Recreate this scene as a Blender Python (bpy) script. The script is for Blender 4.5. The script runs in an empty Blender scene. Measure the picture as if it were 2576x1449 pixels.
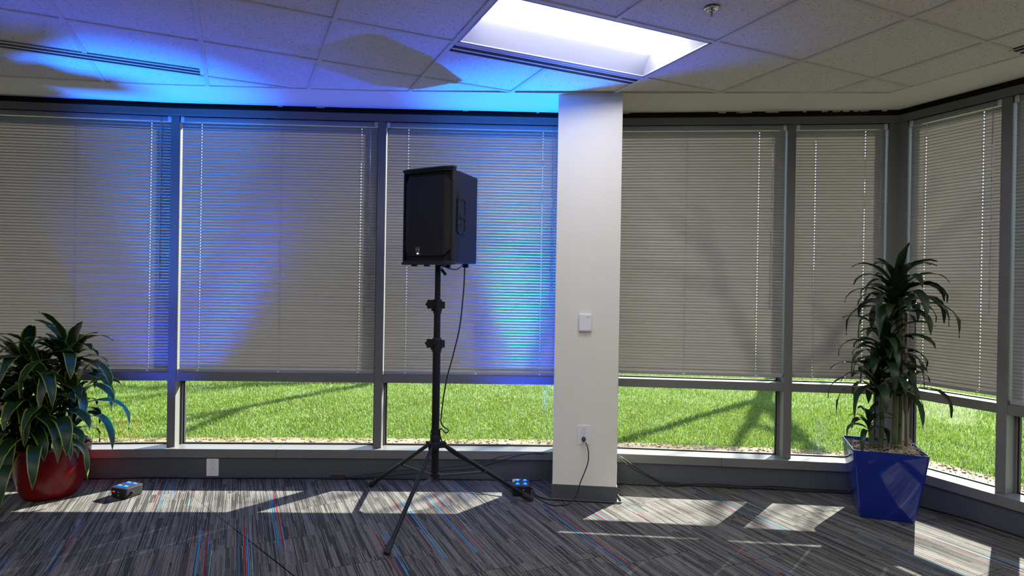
import bpy, bmesh, math, random
import numpy as np
from mathutils import Vector, Matrix
random.seed(7)
rng = np.random.default_rng(11)
SC = bpy.context.scene
COL = SC.collection
H = 2.691            # ceiling height
YAW = 0.42477        # ceiling grid / carpet direction relative to the window wall
GO = Vector((-3.051, 3.321, 0))
GU = Vector((math.cos(YAW), math.sin(YAW), 0))
GV = Vector((math.sin(YAW), -math.cos(YAW), 0))
TU = 0.6096

# ------------------------------------------------------------------ helpers
def nodes_of(name):
    m = bpy.data.materials.new(name); m.use_nodes = True
    nt = m.node_tree; b = nt.nodes['Principled BSDF']
    return m, nt, b
def N(nt, t, **k):
    n = nt.nodes.new(t)
    for a, v in k.items(): setattr(n, a, v)
    return n
def L(nt, a, b): nt.links.new(a, b)
def mat(name, col, rough=.5, metal=0, noise=0, nscale=40, bump=0, bscale=200, spec=None, trans=0):
    m, nt, b = nodes_of(name)
    b.inputs['Roughness'].default_value = rough
    b.inputs['Metallic'].default_value = metal
    if spec is not None: b.inputs['Specular IOR Level'].default_value = spec
    b.inputs['Base Color'].default_value = (*col, 1)
    tc = N(nt, 'ShaderNodeTexCoord')
    if noise:
        n = N(nt, 'ShaderNodeTexNoise'); n.inputs['Scale'].default_value = nscale; n.inputs['Detail'].default_value = 3
        L(nt, tc.outputs['Object'], n.inputs['Vector'])
        r = N(nt, 'ShaderNodeMapRange'); r.inputs['To Min'].default_value = 1-noise; r.inputs['To Max'].default_value = 1+noise
        L(nt, n.outputs['Fac'], r.inputs['Value'])
        v = N(nt, 'ShaderNodeVectorMath', operation='SCALE'); v.inputs[0].default_value = col
        L(nt, r.outputs[0], v.inputs['Scale']); L(nt, v.outputs[0], b.inputs['Base Color'])
    if bump:
        n = N(nt, 'ShaderNodeTexNoise'); n.inputs['Scale'].default_value = bscale; n.inputs['Detail'].default_value = 2
        L(nt, tc.outputs['Object'], n.inputs['Vector'])
        bp = N(nt, 'ShaderNodeBump'); bp.inputs['Strength'].default_value = bump; bp.inputs['Distance'].default_value = .002
        L(nt, n.outputs['Fac'], bp.inputs['Height']); L(nt, bp.outputs[0], b.inputs['Normal'])
    return m
def emis(name, col, s):
    m, nt, b = nodes_of(name)
    b.inputs['Base Color'].default_value = (*[.25*c for c in col], 1)
    b.inputs['Emission Color'].default_value = (*col, 1)
    b.inputs['Emission Strength'].default_value = s
    return m

class MB:
    """collects geometry of one mesh"""
    def __init__(s): s.v = []; s.f = []; s.uv = {}; s.mi = []; s.cur = 0
    def add(s, vs, fs, mi=None):
        o = len(s.v); s.v += [tuple(x) for x in vs]
        for f in fs: s.f.append(tuple(i+o for i in f)); s.mi.append(s.cur if mi is None else mi)
        return o
    def box(s, x0, x1, y0, y1, z0, z1, M=None, mi=None):
        vs = [Vector((x, y, z)) for z in (z0, z1) for y in (y0, y1) for x in (x0, x1)]
        if M is not None: vs = [M @ v for v in vs]
        s.add(vs, [(0,2,3,1),(4,5,7,6),(0,1,5,4),(2,6,7,3),(0,4,6,2),(1,3,7,5)], mi)
    def tube(s, pts, r, n=8, cap=True, mi=None):
        pts = [Vector(p) for p in pts]; rs = r if isinstance(r, (list, tuple)) else [r]*len(pts)
        rings = []; up = Vector((0, 0, 1)); prev = None
        for i, p in enumerate(pts):
            d = (pts[min(i+1, len(pts)-1)]-pts[max(i-1, 0)])
            d = d.normalized() if d.length > 1e-9 else up
            if prev is None:
                a = d.cross(up if abs(d.z) < .95 else Vector((1, 0, 0))).normalized()
            else:
                a = prev-d*prev.dot(d)
                a = a.normalized() if a.length > 1e-6 else d.orthogonal().normalized()
            prev = a; b = d.cross(a)
            rings.append([p+(a*math.cos(t)+b*math.sin(t))*rs[i] for t in [2*math.pi*k/n for k in range(n)]])
        vs = [v for rg in rings for v in rg]; fs = []
        for i in range(len(pts)-1):
            for k in range(n):
                fs.append((i*n+k, i*n+(k+1) % n, (i+1)*n+(k+1) % n, (i+1)*n+k))
        if cap: fs += [tuple(range(n))[::-1], tuple(range((len(pts)-1)*n, len(pts)*n))]
        s.add(vs, fs, mi)
    def lathe(s, prof, n=32, c=(0, 0, 0), M=None, mi=None, cap=True):
        vs = []
        for r, z in prof:
            for k in range(n):
                t = 2*math.pi*k/n; v = Vector((r*math.cos(t), r*math.sin(t), z))
                v = (M @ v) if M is not None else v
                vs.append(v+Vector(c))
        fs = [(i*n+k, i*n+(k+1) % n, (i+1)*n+(k+1) % n, (i+1)*n+k) for i in range(len(prof)-1) for k in range(n)]
        if cap: fs += [tuple(range(n))[::-1], tuple(range((len(prof)-1)*n, len(prof)*n))]
        s.add(vs, fs, mi)
    def prism(s, poly, z0, z1, M=None, mi=None):
        n = len(poly)
        vs = [Vector((x, y, z0)) for x, y in poly]+[Vector((x, y, z1)) for x, y in poly]
        if M is not None: vs = [M @ v for v in vs]
        s.add(vs, [tuple(range(n))[::-1], tuple(range(n, 2*n))]+[(k, (k+1) % n, n+(k+1) % n, n+k) for k in range(n)], mi)
    def build(s, name, mats, parent=None, loc=None, rotz=0, smooth=False, bevel=0, local=True):
        me = bpy.data.meshes.new(name); me.from_pydata(s.v, [], s.f)
        mats = mats if isinstance(mats, (list, tuple)) else [mats]
        for m in mats: me.materials.append(m)
        if len(mats) > 1: me.polygons.foreach_set('material_index', s.mi)
        if smooth is not False:
            me.polygons.foreach_set('use_smooth', [True]*len(me.polygons))
            if smooth is not True: me.set_sharp_from_angle(angle=math.radians(smooth))
        bm = bmesh.new(); bm.from_mesh(me); bmesh.ops.recalc_face_normals(bm, faces=bm.faces); bm.to_mesh(me); bm.free()
        me.update()
        o = bpy.data.objects.new(name, me); COL.objects.link(o)
        if loc is not None: o.location = loc
        o.rotation_euler.z = rotz
        if parent is not None: o.parent = parent
        if bevel:
            b = o.modifiers.new('bevel', 'BEVEL'); b.width = bevel; b.segments = 2; b.limit_method = 'ANGLE'; b.angle_limit = math.radians(40)
        return o
def tag(o, label=None, cat=None, group=None, kind=None):
    if label: o['label'] = label
    if cat: o['category'] = cat
    if group: o['group'] = group
    if kind: o['kind'] = kind
    return o
def empty(name, loc=(0, 0, 0), rz=0, **k):
    o = bpy.data.objects.new(name, None); COL.objects.link(o); o.location = loc; o.rotation_euler.z = rz
    o.empty_display_size = .1
    return tag(o, **k)
def spline(pts, n=8):
    P = [Vector(p) for p in pts]; out = []
    for i in range(len(P)-1):
        a = P[max(i-1, 0)]; b = P[i]; c = P[i+1]; d = P[min(i+2, len(P)-1)]
        for k in range(n):
            t = k/n
            out.append(.5*((2*b)+(c-a)*t+(2*a-5*b+4*c-d)*t*t+(3*b-a-3*c+d)*t**3))
    out.append(P[-1]); return out

# ------------------------------------------------------------------ materials
M = {}
M['frame'] = mat('grey_painted_metal', (.145, .145, .14), .38, noise=.04, nscale=8, bump=.15, bscale=400)
M['recess'] = mat('black_gap', (.006, .006, .006), .8)
M['gasket'] = mat('black_rubber_gasket', (.01, .01, .01), .6)
M['lowwall'] = mat('slate_wall_paint', (.068, .076, .09), .55, noise=.05, nscale=3, bump=.3, bscale=250)
M['drywall'] = mat('cream_drywall', (.82, .79, .70), .75, noise=.02, nscale=5, bump=.12, bscale=180)
M['column'] = mat('warm_white_paint', (.74, .715, .655), .55, noise=.01, nscale=6, bump=.1, bscale=220)
M['room'] = mat('room_wall_paint', (.5, .49, .46), .8)
M['basevinyl'] = mat('dark_vinyl_base', (.07, .075, .085), .45)
M['tee'] = mat('white_grid_metal', (.72, .70, .65), .45)
M['white'] = mat('white_plastic', (.75, .75, .78), .35)
M['whiteline'] = mat('grey_print', (.25, .25, .27), .5)
M['slot'] = mat('black_slot', (.004, .004, .005), .6)
M['blackmetal'] = mat('black_powder_coat', (.007, .007, .008), .5, spec=.3, bump=.1, bscale=900)
M['blackplastic'] = mat('black_textured_plastic', (.0075, .0075, .009), .55, spec=.35, bump=.5, bscale=1400)
M['cabinet'] = mat('black_cabinet_paint', (.009, .009, .010), .5, spec=.35, bump=.4, bscale=1200)
M['rubber'] = mat('black_rubber', (.015, .015, .015), .75)
M['cord'] = mat('black_cable_jacket', (.008, .008, .008), .4)
M['chrome'] = mat('chrome', (.75, .75, .75), .12, metal=1)
M['steel'] = mat('dull_steel', (.3, .3, .3), .4, metal=1)
M['redbulb'] = mat('red_glass_bulb', (.35, .01, .01), .1)
M['soil'] = mat('dark_soil', (.045, .03, .02), .95, noise=.6, nscale=60, bump=1, bscale=90)
M['moss'] = mat('dry_moss', (.5, .41, .31), .95, noise=.4, nscale=80)
M['cane'] = mat('green_brown_cane', (.07, .085, .03), .6, noise=.35, nscale=30)
M['stake'] = mat('bamboo_stake', (.22, .13, .06), .5, noise=.2, nscale=30)
M['redpot'] = mat('red_glazed_pot', (.16, .003, .005), .25, noise=.12, nscale=120, bump=.15, bscale=300)
M['bluepot'] = mat('glossy_blue_pot', (.006, .018, .19), .07, spec=.6)
M['blindrail'] = mat('grey_blind_rail', (.30, .30, .31), .35)
M['clear'] = mat('clear_acrylic', (.7, .72, .75), .15); 
_b = M['clear'].node_tree.nodes['Principled BSDF']; _b.inputs['Transmission Weight'].default_value = .75
M['mulch'] = mat('bark_mulch', (.24, .165, .115), .95, noise=.6, nscale=30, bump=1, bscale=40)
M['bark'] = mat('tree_bark', (.08, .06, .045), .9, noise=.4, nscale=12)
M['treeleaf'] = mat('tree_leaf', (.08, .2, .03), .6)
M['concrete'] = mat('exterior_panel', (.35, .34, .32), .8)
M['lens'] = emis('troffer_lens', (1, .985, .97), 13)
M['troffer'] = mat('white_enamel', (.5, .51, .53), .45)
M['led'] = emis('blue_led_lens', (.0, .025, 1), 3)
M['ledcore'] = emis('blue_led_core', (.01, .38, 1), 2.2)
M['status'] = emis('status_led', (.6, .65, 1), 14)
M['reddigit'] = emis('red_display', (1, .03, .03), 1.5)
M['gold'] = mat('silver_logo', (.45, .45, .47), .35, metal=.6)

def m_slats():
    m, nt, b = nodes_of('blind_slat_enamel')
    out = nt.nodes['Material Output']
    b.inputs['Base Color'].default_value = (.34, .335, .325, 1); b.inputs['Roughness'].default_value = .33; b.inputs['Metallic'].default_value = .15; b.inputs['Specular IOR Level'].default_value = .65
    tr = N(nt, 'ShaderNodeBsdfTranslucent'); tr.inputs['Color'].default_value = (.55, .50, .42, 1)
    mx = N(nt, 'ShaderNodeMixShader'); mx.inputs[0].default_value = .027
    L(nt, b.outputs[0], mx.inputs[1]); L(nt, tr.outputs[0], mx.inputs[2]); L(nt, mx.outputs[0], out.inputs[0])
    return m
M['slat'] = m_slats()
def m_glass():
    m = bpy.data.materials.new('window_glass'); m.use_nodes = True; nt = m.node_tree; nt.nodes.clear()
    out = N(nt, 'ShaderNodeOutputMaterial'); t = N(nt, 'ShaderNodeBsdfTransparent'); t.inputs[0].default_value = (.93, .95, .93, 1)
    g = N(nt, 'ShaderNodeBsdfGlossy'); g.inputs['Roughness'].default_value = .01
    lw = N(nt, 'ShaderNodeLayerWeight'); pw = N(nt, 'ShaderNodeMath', operation='POWER'); pw.inputs[1].default_value = 5; L(nt, lw.outputs['Facing'], pw.inputs[0])
    fr = N(nt, 'ShaderNodeMath', operation='MULTIPLY_ADD'); fr.inputs[1].default_value = .96; fr.inputs[2].default_value = .04; L(nt, pw.outputs[0], fr.inputs[0])
    mx = N(nt, 'ShaderNodeMixShader'); L(nt, fr.outputs[0], mx.inputs[0]); L(nt, t.outputs[0], mx.inputs[1]); L(nt, g.outputs[0], mx.inputs[2])
    L(nt, mx.outputs[0], out.inputs[0]); return m
M['glass'] = m_glass()
def m_tile():
    m, nt, b = nodes_of('acoustic_tile'); b.inputs['Roughness'].default_value = .9
    tc = N(nt, 'ShaderNodeTexCoord'); mp = N(nt, 'ShaderNodeMapping'); mp.inputs['Rotation'].default_value = (0, 0, -YAW)
    L(nt, tc.outputs['Object'], mp.inputs['Vector'])
    # fissures: thresholded noise in short worm shapes + pin holes
    n1 = N(nt, 'ShaderNodeTexNoise'); n1.inputs['Scale'].default_value = 150; n1.inputs['Detail'].default_value = 1; n1.inputs['Distortion'].default_value = 1.2
    L(nt, mp.outputs[0], n1.inputs['Vector'])
    r1 = N(nt, 'ShaderNodeMapRange'); r1.inputs['From Min'].default_value = .645; r1.inputs['From Max'].default_value = .69
    L(nt, n1.outputs['Fac'], r1.inputs['Value'])
    v = N(nt, 'ShaderNodeTexVoronoi'); v.inputs['Scale'].default_value = 210; L(nt, mp.outputs[0], v.inputs['Vector'])
    r2 = N(nt, 'ShaderNodeMapRange'); r2.inputs['From Min'].default_value = .22; r2.inputs['From Max'].default_value = .10
    L(nt, v.outputs['Distance'], r2.inputs['Value'])
    mx = N(nt, 'ShaderNodeMath', operation='MAXIMUM'); L(nt, r1.outputs[0], mx.inputs[0]); L(nt, r2.outputs[0], mx.inputs[1])
    cm = N(nt, 'ShaderNodeMix', data_type='RGBA'); cm.inputs['A'].default_value = (.84, .81, .74, 1); cm.inputs['B'].default_value = (.2, .19, .18, 1)
    L(nt, mx.outputs[0], cm.inputs['Factor']); L(nt, cm.outputs['Result'], b.inputs['Base Color'])
    bp = N(nt, 'ShaderNodeBump', invert=True); bp.inputs['Distance'].default_value = .002; bp.inputs['Strength'].default_value = .6
    L(nt, mx.outputs[0], bp.inputs['Height']); L(nt, bp.outputs[0], b.inputs['Normal']); return m
M['tile'] = m_tile()
def m_carpet():
    m, nt, b = nodes_of('striped_carpet_tile'); b.inputs['Roughness'].default_value = .95; b.inputs['Specular IOR Level'].default_value = .15
    tc = N(nt, 'ShaderNodeTexCoord'); mp = N(nt, 'ShaderNodeMapping', vector_type='TEXTURE')
    mp.inputs['Location'].default_value = (GO.x, GO.y, 0); mp.inputs['Rotation'].default_value = (0, 0, YAW)
    L(nt, tc.outputs['Object'], mp.inputs['Vector'])
    sp = N(nt, 'ShaderNodeSeparateXYZ'); L(nt, mp.outputs[0], sp.inputs[0]); U, V = sp.outputs[0], sp.outputs[1]
    def mt(op, a, c=None, d=None):
        n = N(nt, 'ShaderNodeMath', operation=op)
        for i, x in enumerate((a, c, d)):
            if x is None: continue
            if isinstance(x, (int, float)): n.inputs[i].default_value = x
            else: L(nt, x, n.inputs[i])
        return n.outputs[0]
    def wn(a, c):
        cb = N(nt, 'ShaderNodeCombineXYZ'); L(nt, a, cb.inputs[0]); L(nt, c, cb.inputs[1])
        w = N(nt, 'ShaderNodeTexWhiteNoise', noise_dimensions='2D'); L(nt, cb.outputs[0], w.inputs['Vector']); return w.outputs['Value']
    P = .0056
    row = mt('FLOOR', mt('DIVIDE', U, P)); fr = mt('FRACT', mt('DIVIDE', U, P))
    k1 = mt('ADD', row, 1000.5); off = wn(row, k1)
    # tiles: columns 0.457 wide, staggered rows 0.914 long
    tcx = mt('FLOOR', mt('DIVIDE', U, .457)); offt = wn(tcx, mt('MULTIPLY', tcx, 3.7))
    tvx = mt('ADD', mt('DIVIDE', V, .914), offt); tid = mt('FLOOR', tvx)
    seed = mt('ADD', mt('MULTIPLY', tid, 17.3), mt('MULTIPLY', tcx, 5.1))
    seg = mt('FLOOR', mt('MULTIPLY', mt('ADD', V, mt('MULTIPLY', off, 3)), 3.3))
    r1 = wn(mt('ADD', row, seed), seg)          # per yarn, per run
    blk = mt('FLOOR', mt('DIVIDE', U, .028)); r2 = wn(mt('ADD', blk, seed), mt('FLOOR', mt('MULTIPLY', mt('ADD', V, mt('MULTIPLY', wn(blk, seed), 2)), 2.2)))
    # bright yarn line in the middle of each row, dark between
    tri = mt('ABSOLUTE', mt('SUBTRACT', fr, .5))
    mr = N(nt, 'ShaderNodeMapRange'); mr.inputs['From Min'].default_value = .36; mr.inputs['From Max'].default_value = .2; L(nt, tri, mr.inputs['Value'])
    amp = mt('ADD', mt('ADD', mt('MULTIPLY', mt('POWER', r1, 1.4), .62), .09), mt('MULTIPLY', mt('POWER', r2, 2.0), .42))
    nz = N(nt, 'ShaderNodeTexNoise'); nz.inputs['Scale'].default_value = 260; nz.inputs['Detail'].default_value = 1; L(nt, mp.outputs[0], nz.inputs['Vector'])
    fleck = mt('ADD', .55, mt('MULTIPLY', nz.outputs['Fac'], .9))
    val = mt('MULTIPLY', mt('MULTIPLY', mr.outputs[0], amp), fleck)
    cr = N(nt, 'ShaderNodeValToRGB'); e = cr.color_ramp.elements
    e[0].position = 0; e[0].color = (.016, .016, .018, 1); e[1].position = .75; e[1].color = (.27, .255, .24, 1)
    x = cr.color_ramp.elements.new(.2); x.color = (.058, .056, .056, 1)
    L(nt, val, cr.inputs[0])
    # tile seam
    sv = mt('ABSOLUTE', mt('SUBTRACT', mt('FRACT', tvx), .5)); seam = mt('GREATER_THAN', sv, .4975)
    cm = N(nt, 'ShaderNodeMix', data_type='RGBA'); cm.inputs['B'].default_value = (.012, .012, .013, 1)
    L(nt, mt('MULTIPLY', seam, .7), cm.inputs['Factor']); L(nt, cr.outputs[0], cm.inputs['A']); L(nt, cm.outputs['Result'], b.inputs['Base Color'])
    bp = N(nt, 'ShaderNodeBump'); bp.inputs['Distance'].default_value = .003; bp.inputs['Strength'].default_value = .5
    L(nt, val, bp.inputs['Height']); L(nt, bp.outputs[0], b.inputs['Normal'])
    return m
M['carpet'] = m_carpet()
def yarn(name, col): return mat(name, col, .9, noise=.35, nscale=260, spec=.15)
M['yb'] = yarn('blue_yarn', (.02, .19, .52)); M['yr'] = yarn('red_yarn', (.28, .012, .02))
M['yc'] = yarn('pale_blue_yarn', (.12, .42, .62)); M['yw'] = yarn('white_yarn', (.55, .6, .62))
def m_leaf(name, c0, c1, edge, edgecol, rough=.4, trans=.12):
    m, nt, b = nodes_of(name); out = nt.nodes['Material Output']
    uv = N(nt, 'ShaderNodeUVMap'); sp = N(nt, 'ShaderNodeSeparateXYZ'); L(nt, uv.outputs[0], sp.inputs[0])
    a = N(nt, 'ShaderNodeMath', operation='SUBTRACT'); a.inputs[1].default_value = .5; L(nt, sp.outputs[0], a.inputs[0])
    a2 = N(nt, 'ShaderNodeMath', operation='ABSOLUTE'); L(nt, a.outputs[0], a2.inputs[0])
    st = N(nt, 'ShaderNodeTexNoise'); st.inputs['Scale'].default_value = 1; st.inputs['Detail'].default_value = 3
    mp = N(nt, 'ShaderNodeMapping'); mp.inputs['Scale'].default_value = (26, 2.2, 1); L(nt, uv.outputs[0], mp.inputs[0]); L(nt, mp.outputs[0], st.inputs['Vector'])
    cm = N(nt, 'ShaderNodeMix', data_type='RGBA'); cm.inputs['A'].default_value = (*c0, 1); cm.inputs['B'].default_value = (*c1, 1); L(nt, st.outputs['Fac'], cm.inputs['Factor'])
    r = N(nt, 'ShaderNodeMapRange'); r.inputs['From Min'].default_value = edge; r.inputs['From Max'].default_value = edge+.03; L(nt, a2.outputs[0], r.inputs['Value'])
    c2 = N(nt, 'ShaderNodeMix', data_type='RGBA'); L(nt, r.outputs[0], c2.inputs['Factor']); L(nt, cm.outputs['Result'], c2.inputs['A']); c2.inputs['B'].default_value = (*edgecol, 1)
    L(nt, c2.outputs['Result'], b.inputs['Base Color']); b.inputs['Roughness'].default_value = rough
    bp = N(nt, 'ShaderNodeBump'); bp.inputs['Distance'].default_value = .001; bp.inputs['Strength'].default_value = .4; L(nt, st.outputs['Fac'], bp.inputs['Height']); L(nt, bp.outputs[0], b.inputs['Normal'])
    tr = N(nt, 'ShaderNodeBsdfTranslucent'); L(nt, c2.outputs['Result'], tr.inputs['Color'])
    mx = N(nt, 'ShaderNodeMixShader'); mx.inputs[0].default_value = trans; L(nt, b.outputs[0], mx.inputs[1]); L(nt, tr.outputs[0], mx.inputs[2]); L(nt, mx.outputs[0], out.inputs[0])
    return m
M['leafv'] = m_leaf('variegated_leaf', (.008, .028, .010), (.020, .055, .014), .40, (.26, .34, .03), trans=.12)
M['leafd'] = m_leaf('dark_green_leaf', (.008, .022, .008), (.02, .05, .016), .6, (.03, .07, .02), trans=.1)
def m_grass():
    m, nt, b = nodes_of('grass_blade'); out = nt.nodes['Material Output']
    g = N(nt, 'ShaderNodeNewGeometry'); cr = N(nt, 'ShaderNodeValToRGB'); e = cr.color_ramp.elements
    e[0].color = (.07, .13, .012, 1); e[1].color = (.32, .34, .11, 1); x = cr.color_ramp.elements.new(.6); x.color = (.15, .25, .022, 1)
    x = cr.color_ramp.elements.new(.93); x.color = (.21, .29, .045, 1)
    L(nt, g.outputs['Random Per Island'], cr.inputs[0]); L(nt, cr.outputs[0], b.inputs['Base Color']); b.inputs['Roughness'].default_value = .5; b.inputs['Specular IOR Level'].default_value = .35
    tr = N(nt, 'ShaderNodeBsdfTranslucent'); L(nt, cr.outputs[0], tr.inputs[0]); mx = N(nt, 'ShaderNodeMixShader'); mx.inputs[0].default_value = .4
    L(nt, b.outputs[0], mx.inputs[1]); L(nt, tr.outputs[0], mx.inputs[2]); L(nt, mx.outputs[0], out.inputs[0]); return m
M['grass'] = m_grass()
M['lawn'] = mat('lawn_soil', (.06, .12, .02), .95, noise=.5, nscale=9, bump=1, bscale=60)
def m_grille():
    m, nt, b = nodes_of('perforated_grille'); b.inputs['Roughness'].default_value = .45
    tc = N(nt, 'ShaderNodeTexCoord'); mp = N(nt, 'ShaderNodeMapping'); mp.inputs['Rotation'].default_value = (0, math.radians(45), 0); L(nt, tc.outputs['Object'], mp.inputs[0])
    sp = N(nt, 'ShaderNodeSeparateXYZ'); L(nt, mp.outputs[0], sp.inputs[0])
    def w(o):
        a = N(nt, 'ShaderNodeMath', operation='MULTIPLY'); a.inputs[1].default_value = 2*math.pi/.0058; L(nt, o, a.inputs[0])
        s_ = N(nt, 'ShaderNodeMath', operation='SINE'); L(nt, a.outputs[0], s_.inputs[0]); return s_.outputs[0]
    p = N(nt, 'ShaderNodeMath', operation='ADD'); L(nt, w(sp.outputs[0]), p.inputs[0]); L(nt, w(sp.outputs[2]), p.inputs[1])
    r = N(nt, 'ShaderNodeMapRange'); r.inputs['From Min'].default_value = -.1; r.inputs['From Max'].default_value = .5; L(nt, p.outputs[0], r.inputs['Value'])
    cm = N(nt, 'ShaderNodeMix', data_type='RGBA'); cm.inputs['A'].default_value = (.0065, .0065, .007, 1); cm.inputs['B'].default_value = (.0004, .0004, .0004, 1)
    L(nt, r.outputs[0], cm.inputs['Factor']); L(nt, cm.outputs['Result'], b.inputs['Base Color']); return m
M['grille'] = m_grille()

# ------------------------------------------------------------------ plan of the faceted window wall
V = {0: (-3.935, 4.238), 1: (-2.442, 4.385), 2: (-.966, 4.443), 3: (.50, 4.478), 4: (1.98, 4.344), 5: (2.69, 4.268), 6: (2.958, 3.665), 7: (3.564, 2.29)}
V = {k: Vector((*p, 0)) for k, p in V.items()}
def facet(a, b, pos=None):
    """local x runs along the wall, local y points out of the room, z up"""
    A, B = (V[a], V[b]) if pos is None else pos
    d = B-A; return Matrix.Translation(A) @ Matrix.Rotation(math.atan2(d.y, d.x), 4, 'Z'), d.length, math.atan2(d.y, d.x)
facets = [(0, 1), (1, 2), (2, 3), (3, 4), (4, 5), (5, 6), (6, 7)]
# stretches of plain wall closing the room outside the view
Wl = [Vector((-6.5, 3.9, 0)), V[0]]
Wr = [V[7], Vector((3.564+.404*8, 2.29-.915*8, 0))]

def offs(p, q, r, d):
    """offset vertex q of polyline p-q-r by d towards the room"""
    n1 = (q-p).normalized(); n2 = (r-q).normalized()
    a = Vector((n1.y, -n1.x, 0)); b = Vector((n2.y, -n2.x, 0)); m = (a+b).normalized()
    return q+m*(d/max(.2, m.dot(a)))
chain = [Wl[0]]+[V[k] for k in range(8)]+[Wr[1]]
def offchain(d):
    out = [chain[0]+Vector((0, -d, 0))]
    for i in range(1, len(chain)-1): out.append(offs(chain[i-1], chain[i], chain[i+1], d))
    n = (chain[-1]-chain[-2]).normalized(); out.append(chain[-1]+Vector((n.y, -n.x, 0))*d)
    return out
def ribbon(mb, d0, d1, z0, z1, i0=0, i1=None, mi=None):
    """solid band following the wall between plan offsets d0<d1 (towards the room)"""
    a = offchain(d0); b = offchain(d1); i1 = len(a)-1 if i1 is None else i1
    for i in range(i0, i1):
        q = [a[i], a[i+1], b[i+1], b[i]]
        mb.prism([(p.x, p.y) for p in q], z0, z1, mi=mi)

BACK = -5.0; XL = -6.5; XR = Wr[1].x
# floor
fl = MB(); fl.add([(XL-.3, BACK-.3, 0), (XR+.4, BACK-.3, 0), (XR+.4, 5.2, 0), (XL-.3, 5.2, 0)], [(0, 1, 2, 3)])
fl = MB()
pin = offchain(.02)
fl.prism([(XL, BACK)]+[(p.x, p.y) for p in pin][::-1][:0]+[(XR, BACK)]+[(p.x, p.y) for p in pin][::-1]+[], -.06, 0)
STREAKS = [('r',.96,.023,.603,.0028),('b',.986,.021,.606,.0033),('b',1.033,.231,.587,.0022),('c',1.008,.023,.211,.0017),('c',1.153,.026,.174,.0017),('b',1.037,.023,.064,.0017),('c',1.626,-.749,.052,.0022),('b',1.637,-.85,-.029,.005),('r',1.659,-.852,.056,.0066),('b',1.668,-.229,.047,.0022),('b',1.669,-.856,-.542,.0028),('b',1.442,-1.094,-.409,.0022),('r',1.469,-1.105,-.414,.0066),('b',1.483,-1.11,-.584,.0055),('c',1.502,-1.117,-.417,.0017),('r',1.207,-.997,-.423,.0022),('b',1.246,-1.014,-.422,.0055),('r',1.286,-1.029,-.419,.0039),('b',1.293,-.772,-.466,.0022),('c',1.311,-1.041,-.738,.0022),('b',2.242,.111,.163,.0022),('b',1.056,-.936,-.876,.0022),('b',1.007,-.916,-.886,.0022),('c',.588,-.095,.015,.0021),('b',.614,-.249,.02,.0038),('r',.621,-.758,.017,.0034),('b',.55,-.562,-.258,.0021),('c',.591,-.701,-.377,.0025),('b',.614,-.754,-.525,.0038),('b',.374,-.548,-.435,.0038),('c',.4,-.642,-.475,.0017),('b',.129,.476,.547,.0013),('b',.155,.459,.519,.0013),('r',2.368,-1.292,-.382,.0028),('b',2.406,-1.287,-.391,.0055),('c',2.424,-1.287,-.377,.0022),('b',2.586,-1.287,-.369,.0061),('r',2.548,-1.286,-.426,.0028),('r',2.633,-1.282,-.365,.0039),('c',2.654,-1.056,-.373,.0022),('c',2.853,-.722,-.13,.0022),('r',2.851,-.813,-.261,.0022),('b',2.897,-.484,-.121,.0022),('b',2.808,-.58,-.227,.0028),('b',2.89,-.816,-.728,.0022),('b',3.231,-1.728,-.806,.0061),('r',3.256,-1.731,-.809,.0061),('c',3.199,-1.449,-1.134,.0022),('r',2.147,-1.384,-.852,.0033),('b',2.187,-1.401,-.839,.0055),('c',2.209,-1.352,-.843,.0022),('c',3.44,-1.12,-.857,.0022),('r',3.471,-1.254,-.869,.0039),('b',3.49,-1.253,-.899,.0039),('c',3.767,-1.067,-.855,.0022),('w',3.714,-1.152,-.929,.0022),('b',4.363,-1.706,-.867,.0046),('r',4.329,-1.599,-1.171,.0039),('c',4.39,-1.709,-1.448,.0046),('c',4.516,-1.442,-1.116,.0031),('b',4.688,-1.245,-1.052,.0039),('b',4.843,-1.241,-1.139,.0039),('c',3.774,-1.104,-1.049,.0031),('r',3.715,-1.269,-1.136,.0046),('r',3.91,-2.104,-1.713,.0046),('b',3.958,-2.132,-1.827,.0039),('b',3.867,-2.095,-1.977,.0039),('c',5.083,-2.538,-1.727,.0062),('r',5.07,-2.557,-1.844,.0046),('b',5.119,-2.518,-2.348,.0046),('r',4.806,-2.393,-2.154,.0031),('c',4.77,-2.452,-2.157,.0031),('c',4.843,-2.283,-2.164,.0023),('b',4.618,-2.396,-2.169,.0039)]
extra = []
for k in range(150):      # same clusters carry on behind the camera and to the sides
    u = random.uniform(-3, 9); v0 = random.uniform(-8.5, -2.7); 
    for q in range(random.randint(1, 4)):
        extra.append((random.choice('bbrc'), u+random.uniform(-.05, .05), v0+random.uniform(0, .3), v0+random.uniform(.4, .914), random.uniform(.002, .006)))
VP = Vector((-math.sin(YAW), math.cos(YAW), 0))
for k, u, v0, v1, w in STREAKS+extra:
    w *= .5; q = [GO+GU*(u+s)+VP*t for s, t in ((-w, v0), (w, v0), (w, v1), (-w, v1))]
    zz = .0008 if k in 'br' else .0011
    fl.add([(p.x, p.y, zz) for p in q], [(0, 1, 2, 3)], mi={'b': 1, 'r': 2, 'c': 3, 'w': 4}[k])
floor = tag(fl.build('floor', [M['carpet'], M['yb'], M['yr'], M['yc'], M['yw']]), kind='structure')

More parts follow.
